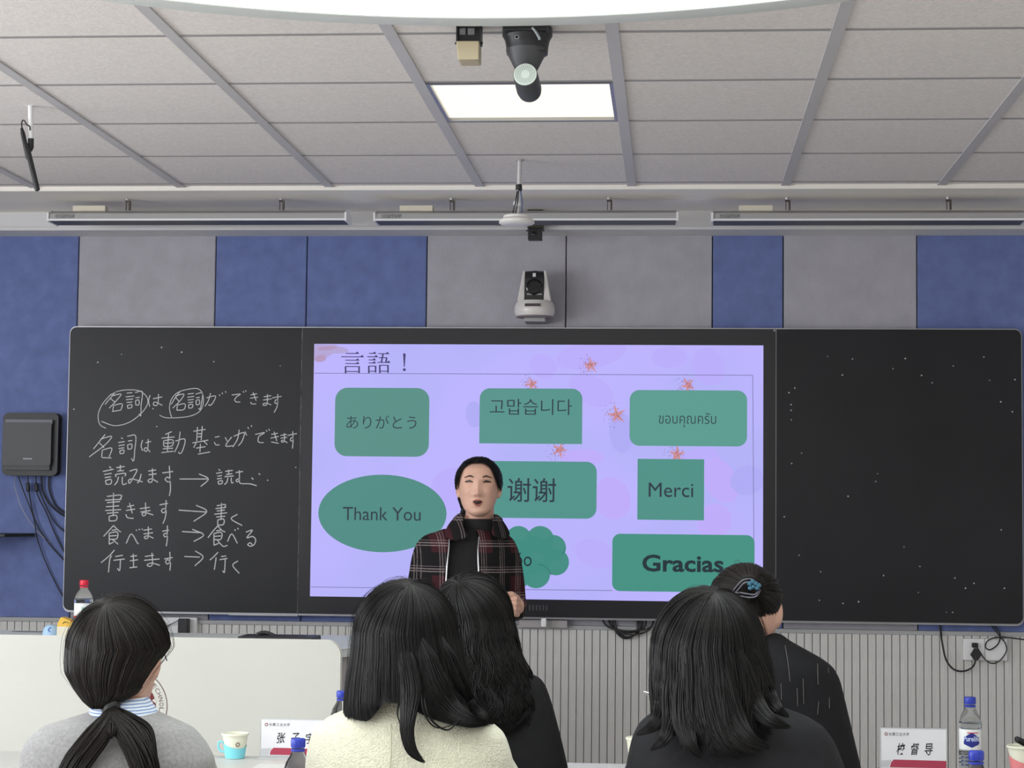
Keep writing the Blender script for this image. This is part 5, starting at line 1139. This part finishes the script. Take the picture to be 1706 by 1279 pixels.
grow(pD, hD, M_HAIR, 5600, (back-PI*.99, back+PI*.99), tm_D, M=30, rad=.0009, lift=(-.001, .004), wave=(.004, 1.4), clump=260, seed=41, fly=50, a=.36, flick=.014)
e = lambda u, v, dy: at(u, v, YD+dy)
o_ = lambda u, v, l_=.0: on(hD, YD, u, v, l_)
for k, (pp, rr_) in enumerate((([o_(1225, 1060), o_(1238, 1120), o_(1256, 1170), e(1284, 1200, -.135), e(1318, 1212, -.13)], [.004, .018, .018, .012, .003]), ([o_(1245, 1060), o_(1262, 1110), o_(1280, 1155), e(1296, 1180, -.11), e(1314, 1194, -.10)], [.004, .014, .014, .009, .003]),
                            ([o_(1200, 1070), o_(1208, 1140), o_(1222, 1195), e(1248, 1230, -.15), e(1284, 1246, -.15)], [.004, .018, .020, .013, .003]), ([o_(1170, 1070), o_(1176, 1150), o_(1188, 1210), e(1208, 1244, -.152), e(1236, 1264, -.152)], [.004, .018, .019, .012, .003]),
                            ([o_(1106, 1080), o_(1106, 1140), o_(1104, 1180), e(1088, 1208, -.115), e(1060, 1224, -.11)], [.004, .014, .016, .011, .003]), ([o_(1140, 1080), o_(1138, 1150), o_(1140, 1205), e(1150, 1238, -.15), e(1168, 1262, -.15)], [.004, .017, .019, .012, .003]),
                            ([o_(1120, 1080), o_(1118, 1150), o_(1118, 1200), e(1106, 1232, -.14), e(1084, 1250, -.13)], [.004, .015, .016, .010, .003]), ([o_(1190, 1090), o_(1198, 1160), o_(1206, 1215), e(1228, 1240, -.15), e(1262, 1256, -.15)], [.004, .015, .016, .010, .003]))):
    lock(pD, pp, rr_, M_HAIR, 300, seed=50+k, squash=(1, .35))

# ---- E: hair held up with a clip, dark blouse (front row, right)
YE = -3.76
M_BLK3 = mat('black_blouse', (.008, .008, .010), .7, spec=.25, noise=(25, .12), bump=(50, .2, .005))
tE = [R(1054, 1262, 1302, -.04, .035, YE), R(1064, 1250, 1312, -.055, .05, YE), R(1078, 1226, 1338, -.07, .065, YE), R(1094, 1195, 1368, -.085, .08, YE), R(1108, 1172, 1388, -.095, .09, YE), R(1130, 1160, 1400, -.10, .095, YE), R(1180, 1152, 1412, -.105, .10, YE), R(1230, 1146, 1424, -.11, .10, YE), R(1279, 1140, 1436, -.11, .10, YE)]
z_l = tE[-1][2]; tE += [(tE[-1][0], YE, z_l-.1, .18, .11), (tE[-1][0], YE, .55, .17, .12), (tE[-1][0], YE, .48, .16, .12)]
hcE = at(1246, 939, YE)-np.array([0, 0, .012+.0999*.86*0.98])
pE = seated('woman in black blouse with dark hair pinned up by a jewelled clip, seen from behind', YE, (hcE[0]+.002, YE, hcE[2]), .98, tE, M_BLK3, [at(1178, 1135, YE), at(1384, 1148, YE)], None, neck_r=.046, yaw=PI-.10)
domeE = ((float(at(1242, 995, YE)[0]), YE-.002, float(at(1242, 995, YE)[2])), float(at(1300, 995, YE)[0]-at(1183, 995, YE)[0])/2, .102, float(at(1242, 939, YE)[2]-at(1242, 995, YE)[2]))
def tfE(th):
    # hairline all round: high at the brow, low at the nape
    d_ = np.abs((th-back+PI) % (2*PI)-PI); el = np.where(d_ > 1.9, -.15+(d_-1.9)*.55, -.82+.67*(d_/1.9)**2)
    return np.stack([np.cos(th)*np.cos(el), np.sin(th)*np.cos(el), np.sin(el)], 1)
hE = Hair(domeE, None, (.12, -.93, .28), tfE)
grow(pE, hE, M_HAIRB, 3400, (0, 2*PI), lambda th: 1.0, M=18, rad=.0009, lift=(0, .002), seed=61, fly=40, shell_in=.004)
e = lambda u, v, dy: at(u, v, YE+dy)
lock(pE, [e(1238, 1035, -.06), e(1232, 1010, -.10), e(1238, 985, -.118), e(1250, 972, -.112), e(1262, 985, -.105), e(1262, 1010, -.095)], [.012, .022, .022, .020, .018, .008], M_HAIRB, 420, seed=63)
lock(pE, [e(1212, 1020, -.075), e(1222, 995, -.105), e(1240, 985, -.115), e(1262, 995, -.105), e(1272, 1020, -.085)], [.008, .016, .018, .015, .006], M_HAIRB, 300, seed=64)
# clip
mc = mat('clip_metal', (.10, .10, .125), .22, metal=1)
cp = MB()
for pts in ([(1216, 991), (1226, 978), (1238, 966), (1252, 965), (1260, 970)], [(1218, 995), (1230, 982), (1240, 971), (1254, 969)], [(1216, 991), (1230, 987), (1245, 989), (1258, 990), (1266, 980)], [(1220, 997), (1232, 993), (1248, 995), (1260, 993), (1267, 982)]):
    cp.tube(densify([at(u, v, YE-.142) for u, v in pts], 4), .0022, 8)
cpo = cp.build('hair_clip', mc, pE, smooth=True)
gm = mat('blue_gem', (.07, .19, .28), .12, metal=.5)
for (u, v) in ((1249, 972), (1254, 969), (1259, 972), (1255, 977), (1261, 979), (1250, 979), (1264, 975)):
    g_ = at(u, v, YE-.147); MB().lathe([(.0045, 0), (.0062, -.002), (.004, -.006), (.001, -.0065)], g_, 7, ax=(0, 1, 0)).build('gem', gm, cpo)
# pale stitch lines on the blouse
ml_ = mat('stitch_pale', (.11, .10, .095), .8)
for pts in ([(1308, 1075), (1313, 1105), (1316, 1135)], [(1301, 1138), (1302, 1165)], [(1338, 1130), (1339, 1172)], [(1328, 1146), (1329, 1176)], [(1362, 1105), (1363, 1140)], [(1380, 1112), (1382, 1180)], [(1364, 1168), (1362, 1190)], [(1275, 1056), (1274, 1062)]):
    q_ = []
    for u, v in pts:
        rk = None
        zz_ = at(u, v, YE)[2]; xx = at(u, v, YE)[0]
        zs_ = [r_[2] for r_ in tE]; cx_ = np.interp(-zz_, [-z for z in zs_], [r_[0] for r_ in tE]); rx_ = np.interp(-zz_, [-z for z in zs_], [r_[3] for r_ in tE]); ry_ = np.interp(-zz_, [-z for z in zs_], [r_[4] for r_ in tE])
        s_ = min(.97, abs(xx-cx_)/rx_); yb_ = YE-.006-ry_*(1-s_**2.3)**(1/2.3)
        q_.append(at(u, v, yb_-.001))
    MB().tube(densify(q_, 3), .0008, 5).build('stitch_line', ml_, pE)
# raised pen, held behind the nearest woman's hair
tp = thing('pen', 'silver-tipped black pen raised beside the layered black hair', 'pen', at(1085, 1158, -4.72))
pa, pb = at(1072, 1151.5, -4.74), at(1150, 1190, -4.72)
MB().tube([pa, pa*.93+pb*.07, pa*.76+pb*.24], [.001, .003, .0038], 10).build('tip', mat('silver', (.75, .75, .76), .25, metal=1), tp, smooth=True)
MB().tube([pa*.77+pb*.23, pb], [.004, .004], 10).build('barrel', M_BLACK, tp, smooth=True)

# ---- teacher
YT = -1.50
mt = bpy.data.materials.new('plaid_wool'); mt.use_nodes = True; nt = mt.node_tree; bs = nt.nodes['Principled BSDF']; bs.inputs['Roughness'].default_value = .95; bs.inputs['Specular IOR Level'].default_value = .2
tc = nt.nodes.new('ShaderNodeTexCoord'); sp = nt.nodes.new('ShaderNodeSeparateXYZ'); nt.links.new(tc.outputs['Object'], sp.inputs[0])
def mth(op, a_, b_=None):
    n_ = nt.nodes.new('ShaderNodeMath'); n_.operation = op
    for i, v_ in enumerate((a_, b_)):
        if v_ is None: continue
        if hasattr(v_, 'is_linked') or hasattr(v_, 'links'): nt.links.new(v_, n_.inputs[i])
        else: n_.inputs[i].default_value = v_
    return n_.outputs[0]
def line(coord, period, phase, half):
    f_ = mth('FRACT', mth('ADD', mth('DIVIDE', coord, period), phase)); return mth('LESS_THAN', mth('ABSOLUTE', mth('SUBTRACT', f_, .5)), half/period)
def add_(*l):
    o_ = l[0]
    for x in l[1:]: o_ = mth('MAXIMUM', o_, x)
    return o_
px_, pz_ = .072, .090
vx = mth('ADD', sp.outputs[0], mth('MULTIPLY', sp.outputs[1], .35))
L_v = add_(line(vx, px_, .0, .0016), line(vx, px_, .12, .0014), line(vx, px_, -.12, .0010)); L_h = add_(line(sp.outputs[2], pz_, .10, .0018), line(sp.outputs[2], pz_, .20, .0016), line(sp.outputs[2], pz_, .0, .0008))
rb_ = mth('MULTIPLY', line(vx, px_*2, .25, .034), line(sp.outputs[2], pz_*2, .2, .05))
c0 = nt.nodes.new('ShaderNodeMix'); c0.data_type = 'RGBA'; c0.inputs[6].default_value = (.010, .009, .010, 1); c0.inputs[7].default_value = (.045, .012, .016, 1); nt.links.new(rb_, c0.inputs[0])
c1_ = nt.nodes.new('ShaderNodeMix'); c1_.data_type = 'RGBA'; nt.links.new(c0.outputs[2], c1_.inputs[6]); c1_.inputs[7].default_value = (.30, .24, .24, 1)
nzz = nt.nodes.new('ShaderNodeTexNoise'); nzz.inputs['Scale'].default_value = 220; nt.links.new(tc.outputs['Object'], nzz.inputs['Vector'])
nt.links.new(mth('MULTIPLY', mth('MAXIMUM', mth('MULTIPLY', L_v, .55), mth('MULTIPLY', L_h, .85)), mth('MULTIPLY', nzz.outputs[0], 1.5)), c1_.inputs[0]); nt.links.new(c1_.outputs[2], bs.inputs['Base Color'])
M_PLAID = mt
hT = at(797, 804, YT-.03); SHL, SHR = at(712, 901, YT), at(840, 898, YT)
tx = float((SHL[0]+SHR[0])/2)
pT = thing('person', 'teacher in dark plaid jacket speaking in front of the lit screen', 'person', (tx, YT, 0))
HY = YT-.015; hcT = (hT[0], HY, hT[2])
bd = MB(); head_shape(bd, hcT, 1.0, .06, mouth=1.0, ks=.80)
# fuller cheeks and jaw for this face
limbs(bd, [(tx+.005, YT+.01, 1.30), (hcT[0], HY+.022, hcT[2]-.125), (hcT[0], HY+.02, hcT[2]-.05)], [.052, .050, .052], 20)
bd.loft([(tx, YT, .92, .12, .085), (tx, YT, 1.05, .11, .08), (tx, YT, 1.2, .13, .085), (tx, YT, 1.29, .13, .07), (tx, YT, 1.33, .06, .055)], 24)
elL = at(698, 1012, YT+.02); wrL = at(790, 1000, YT-.20); elR = at(856, 1010, YT+.02); wrR = at(862, 1012, YT-.16)
for (s_, el_, wr_, sg) in ((SHL, elL, wrL, -1), (SHR, elR, wrR, 1)):
    limbs(bd, [s_+np.array([-sg*.035, 0, -.035]), (s_+el_)/2, el_, (el_+wr_)/2, wr_], [.036, .034, .031, .028, .024], 12)
hand(bd, wrL, (.35, -.55, .15), (0, -.5, .8), 1, .9, .92)
# her left hand: knuckles to the viewer, four curled fingers stacked, thumb on top
hc_ = at(853, 1008, YT-.20); s473 = (YT-.2-CAM[1])/F
bd.tube([wrR, (wrR+hc_)/2, hc_+np.array([.012, .015, 0]), at(855, 1014, YT-.20)], [.024, .027, .032, .026], 14)
for i in range(4):
    v0 = 996+8.6*i; r_ = (.0105, .0108, .0102, .0088)[i]
    bd.tube([at(864-i*.4, v0+2, YT-.205), at(858-i*.5, v0+1, YT-.236), at(848-i, v0+2.2, YT-.238), at(842.5-i*.3, v0+3.4, YT-.222)], [r_, r_, r_*.96, r_*.8], 10)
bd.tube([at(860, 996, YT-.215), at(852, 990, YT-.236), at(843, 990.5, YT-.246), at(838.5, 993.5, YT-.246)], [.0125, .012, .0102, .007], 10)
link('body', shift(remesh(bd, .0026, 3), wloc(pT)), M_SKIN, pT)
# face details laid on the skin
def face_y(x, z):
    """front surface of the head at local x, z (unturned)"""
    zs_ = [.06, .035, .012, -.01, -.035, -.058, -.078, -.093]; w_ = np.interp(-z, [-a for a in zs_], [.0655, .0715, .0725, .0705, .068, .0635, .057, .049]); yf_ = np.interp(-z, [-a for a in zs_], [-.076, -.085, -.0865, -.0855, -.084, -.083, -.081, -.079]); yb_ = np.interp(-z, [-a for a in zs_], [.088, .097, .099, .096, .086, .068, .045, .022])
    yc = (yf_+yb_)/2; ry = (yb_-yf_)/2; y = yc-ry*(1-min(.98, abs(x)/w_)**2.25)**(1/2.25)
    g = lambda x0, z0, sx_, sz_: math.exp(-((x-x0)/sx_)**2-((z-z0)/sz_)**2)
    y += -.0165*g(0, -.038, .0125, .012)-.0075*g(0, -.020, .011, .020)-.003*g(0, -.002, .011, .02)+.008*(g(.031, .003, .016, .010)+g(-.031, .003, .016, .010))-.003*(g(.03, .020, .02, .007)+g(-.03, .020, .02, .007))-.007*(g(.04, -.030, .018, .018)+g(-.04, -.030, .018, .018))-.0065*g(0, -.066, .02, .01)-.005*g(0, -.079, .014, .005)
    return y
def FP(x, z, lift=.0012):
    y = face_y(x, z)-lift; cy_, sy_ = math.cos(.06), math.sin(.06); return (hcT[0]+x*cy_-y*sy_, hcT[1]+x*sy_+y*cy_, hcT[2]+z)
def facestrip(name, pts, ws, m_, lift=.001, thick=.0012, parent=pT):
    pts = densify(pts, 5); ws = np.interp(np.linspace(0, 1, len(pts)), np.linspace(0, 1, len(ws)), ws); V = []
    n = len(pts)
    for (x, z), w_ in zip(pts, ws):
        V += [FP(x, z+w_/2, lift), FP(x, z, lift+thick), FP(x, z-w_/2, lift), FP(x, z, lift-.003)]
    Fc = [(4*i+k, 4*i+(k+1) % 4, 4*i+4+(k+1) % 4, 4*i+4+k) for i in range(n-1) for k in range(4)]+[(0, 1, 2, 3), tuple(4*(n-1)+k for k in (3, 2, 1, 0))]
    return MB().add(V, Fc).build(name, m_, parent, smooth=True)
for sg in (-1, 1):
    ox = .031*sg
    facestrip('eyebrow', [(ox-sg*.015, .0185), (ox-sg*.002, .0225), (ox+sg*.017, .0165)], [.0050, .0066, .0032], M_BROW)
    facestrip('eye', [(ox-sg*.012, .0005), (ox, .0035), (ox+sg*.013, .0012)], [.0014, .0036, .0014], M_EYEW, lift=.0004)
    facestrip('eye', [(ox-sg*.007, .0020), (ox, .0030), (ox+sg*.007, .0024)], [.0046, .0066, .0046], M_EYE, lift=.0014)
    facestrip('eyelash', [(ox-sg*.0135, .0008), (ox-sg*.002, .0062), (ox+sg*.0150, .0018)], [.0024, .0042, .0036], M_EYE, lift=.0018)
    facestrip('eyelash', [(ox-sg*.011, -.0006), (ox, .0008), (ox+sg*.012, .0002)], [.0010, .0014, .0012], M_BROW, lift=.0008)
    MB().ell(FP(sg*.0075, -.0462, -.0008), (.0034, .0030, .0022), 8, 6).build('nostril', M_MOUTH, pT, smooth=True)
facestrip('upper_lip', [(-.0175, -.0655), (-.006, -.0612), (0, -.0622), (.006, -.0612), (.0175, -.0655)], [.0015, .0045, .0042, .0045, .0015], M_LIPC, lift=.0012, thick=.002)
facestrip('lower_lip', [(-.0165, -.0672), (-.008, -.0775), (0, -.0800), (.008, -.0775), (.0165, -.0672)], [.0015, .0045, .0055, .0045, .0015], M_LIPC, lift=.0012, thick=.0025)
facestrip('mouth_opening', [(-.014, -.0665), (0, -.0705), (.014, -.0665)], [.003, .0115, .003], M_MOUTH, lift=.0006, thick=.0006)
# sweater with turtleneck
M_KN = mat('charcoal_knit', (.020, .019, .020), .95, spec=.2, bump=(300, .5, .002, (3, 1, .3)), sheen=.05)
sw = MB(); sw.loft([(tx, YT, .86, .15, .10), (tx, YT-.01, 1.0, .135, .095), (tx, YT-.01, 1.15, .145, .105), (tx, YT-.005, 1.24, .15, .10), (tx, YT, 1.30, .13, .082), (tx+.003, YT+.005, 1.335, .085, .068)], 36, 2.2)
nz0 = float(at(797, 892, YT)[2]); nz1 = float(at(797, 864, YT)[2])
sw.loft([(tx+.006, YT+.005, nz0-.05, .085, .072), (hcT[0]-.001, YT+.005, nz0, .064, .062), (hcT[0], YT+.004, nz0+.012, .0605, .060), (hcT[0], YT+.003, nz0+.018, .0625, .062), (hcT[0], YT+.002, nz1-.004, .0595, .060), (hcT[0], YT+.002, nz1, .0565, .057)], 36)
link('turtleneck_sweater', shift(remesh(sw, .005, 2), wloc(pT)), M_KN, pT)
# jacket: shell open at the front + sleeves
jr = [(.88, .165, .125), (1.0, .158, .122), (1.12, .160, .128), (1.22, .165, .125), (1.275, .164, .112), (1.305, .142, .098), (1.325, .115, .085), (1.338, .080, .072)]
zf = lambda z: float(np.interp(z, [.88, 1.12, 1.28, 1.34], [.34, .31, .25, .42]))      # half opening angle
V = []; Fc = []; n = 60
JZ = np.interp(np.linspace(0, len(jr)-1, 30), range(len(jr)), [r_[0] for r_ in jr])
def jring(z, a_, k=1.0):
    rx, ry = [float(np.interp(z, [r_[0] for r_ in jr], [r_[i] for r_ in jr]))*k for i in (1, 2)]
    c_, s_ = math.cos(a_), math.sin(a_); return (tx+.004+rx*math.copysign(abs(c_)**(2/2.3), c_), YT+.004+ry*math.copysign(abs(s_)**(2/2.3), s_), z)
for z in JZ:
    h_ = zf(z)
    for k in range(n): a_ = -PI/2+h_+(2*PI-2*h_)*k/(n-1); V.append(jring(z, a_))
nz_ = len(JZ); Fc = [(i*n+k, i*n+k+1, (i+1)*n+k+1, (i+1)*n+k) for i in range(nz_-1) for k in range(n-1)]
jk = MB().add(V, Fc)
jo = jk.build('jacket', M_PLAID, pT, smooth=True, angle=3.1); md = jo.modifiers.new('s', 'SOLIDIFY'); md.thickness = .007; md.offset = 1
for (s_, el_, wr_, sg, nm) in ((SHL, elL, wrL, -1, 0), (SHR, elR, wrR, 1, 1)):
    sl = MB(); s2 = np.array(s_)+np.array([-sg*.012, 0, -.004])
    w2_ = wr_*.86+el_*.14
    limbs(sl, [s2+np.array([-sg*.035, 0, -.01]), s2+np.array([sg*.006, 0, -.030]), (s2+el_)/2+np.array([sg*.010, 0, 0]), el_, (el_+w2_)/2, w2_], [.050, .052, .047, .045, .042, .038], 20)
    link('sleeve', shift(remesh(sl, .006, 5), wloc(pT)), M_PLAID, pT)
# open front edges with zip tape
mz = mat('zip_silver', (.5, .5, .52), .3, metal=.7)
for sg in (-1, 1):
    pts = []
    for z in np.linspace(.90, 1.318, 14): h_ = zf(z); pts.append(np.array(jring(z, -PI/2+sg*h_, 1.035))+np.array([0, -.004, 0]))
    MB().tube(densify(pts, 2), .0026, 6).build('zip_edge', mz, pT, smooth=True)
# collar flaps
def patch(rows, nm, m_, th_=.005):
    """smooth quad sheet from rows of (u, v, Y) points"""
    R_ = [[at(*p_) for p_ in r_] for r_ in rows]; V = [tuple(p_) for r_ in R_ for p_ in r_]; c_ = len(rows[0])
    o_ = MB().add(V, [(i*c_+j, i*c_+j+1, (i+1)*c_+j+1, (i+1)*c_+j) for i in range(len(rows)-1) for j in range(c_-1)]).build(nm, m_, pT, smooth=True, angle=3.1)
    md = o_.modifiers.new('u', 'SUBSURF'); md.levels = 2; md.render_levels = 2; md = o_.modifiers.new('s', 'SOLIDIFY'); md.thickness = th_; md.offset = 0; return o_
patch([[(764, 855, YT+.01), (768, 856, YT-.02), (772, 860, YT-.050)], [(752, 868, YT-.02), (761, 870, YT-.062), (771, 874, YT-.085)], [(741, 884, YT-.075), (756, 886, YT-.110), (774, 884, YT-.118)], [(743, 897, YT-.098), (760, 902, YT-.128), (783, 894, YT-.136)]], 'collar', M_PLAID)
patch([[(821, 861, YT-.050), (825, 857, YT-.02), (829, 857, YT+.01)], [(821, 875, YT-.085), (830, 871, YT-.062), (839, 870, YT-.02)], [(820, 883, YT-.116), (835, 889, YT-.104), (849, 886, YT-.060)], [(819, 891, YT-.130), (836, 898, YT-.118), (849, 895, YT-.080)]], 'collar', M_PLAID)
patch([[(760, 854, YT+.03), (797, 852, YT+.080), (832, 856, YT+.03)], [(748, 872, YT+.03), (797, 874, YT+.10), (845, 873, YT+.03)]], 'collar', M_PLAID)
# trousers and shoes
tr = MB()
for sg in (-1, 1): limbs(tr, [(tx+sg*.085, YT+.01, .86), (tx+sg*.095, YT, .6), (tx+sg*.095, YT-.005, .45), (tx+sg*.095, YT+.015, .2), (tx+sg*.095, YT+.01, .07)], [.092, .082, .062, .056, .052])
tr.loft([(tx, YT+.01, .78, .15, .11), (tx, YT+.01, .86, .165, .115), (tx, YT+.005, .96, .14, .095)], 28)
link('trousers', shift(remesh(tr, .012, 4), wloc(pT)), mat('trousers_black', (.02, .02, .022), .85), pT)
for sg in (-1, 1): MB().ell((tx+sg*.095, YT-.045, .042), (.044, .12, .041), 16, 8).build('shoe', M_BLACK, pT, smooth=True)
# hair drawn back
dT = ((hcT[0]-.001, HY+.006, hcT[2]+.004), float(at(832, 804, YT)[0]-at(755.5, 804, YT)[0])/2+.001, .112, float(at(793, 760.5, YT-.02)[2])-hcT[2]-.004)
def tfT(th):
    d_ = np.abs((th-back+PI) % (2*PI)-PI)      # 0 = straight to the front here (she faces -Y)
    el = np.interp(d_, [0, .25, .5, .69, .81, .93, 1.08, 1.3, 1.7, PI], [.80, .80, .74, .60, .30, .04, -.12, -.25, -.48, -.62])
    return np.stack([np.cos(th)*np.cos(el), np.sin(th)*np.cos(el), np.sin(el)], 1)
hTt = Hair(dT, None, (0, .93, -.36), tfT)
grow(pT, hTt, M_HAIRB, 3000, (0, 2*PI), lambda th: 1.0, M=24, rad=.0009, lift=(-.0005, .0015), seed=71, fly=10, shell_in=.0008)
lock(pT, [at(785, 825, YT+.11), at(778, 850, YT+.12), at(770, 880, YT+.13), at(766, 930, YT+.14)], [.014, .022, .020, .006], M_HAIR, 260, seed=72)
lock(pT, [at(763, 826, YT+.03), at(768, 838, YT+.02), at(769, 848, YT+.02)], [.005, .007, .003], M_HAIR, 70, seed=73)
# yellow-green marker in her right hand
mk = thing('marker_pen', 'yellow-green marker held upright by the teacher', 'pen', at(812, 968, YT-.27))
a_, b_ = at(792, 992, YT-.262), at(821, 963.5, YT-.272)
MB().tube([a_, a_*.4+b_*.6], .0048, 12).build('barrel', mat('marker_white', (.7, .7, .6), .4), mk, smooth=True)
MB().tube([a_*.42+b_*.58, a_*.05+b_*.95, b_], [.0054, .005, .003], 12).build('marker_cap', mat('marker_lime', (.55, .62, .10), .4), mk, smooth=True)
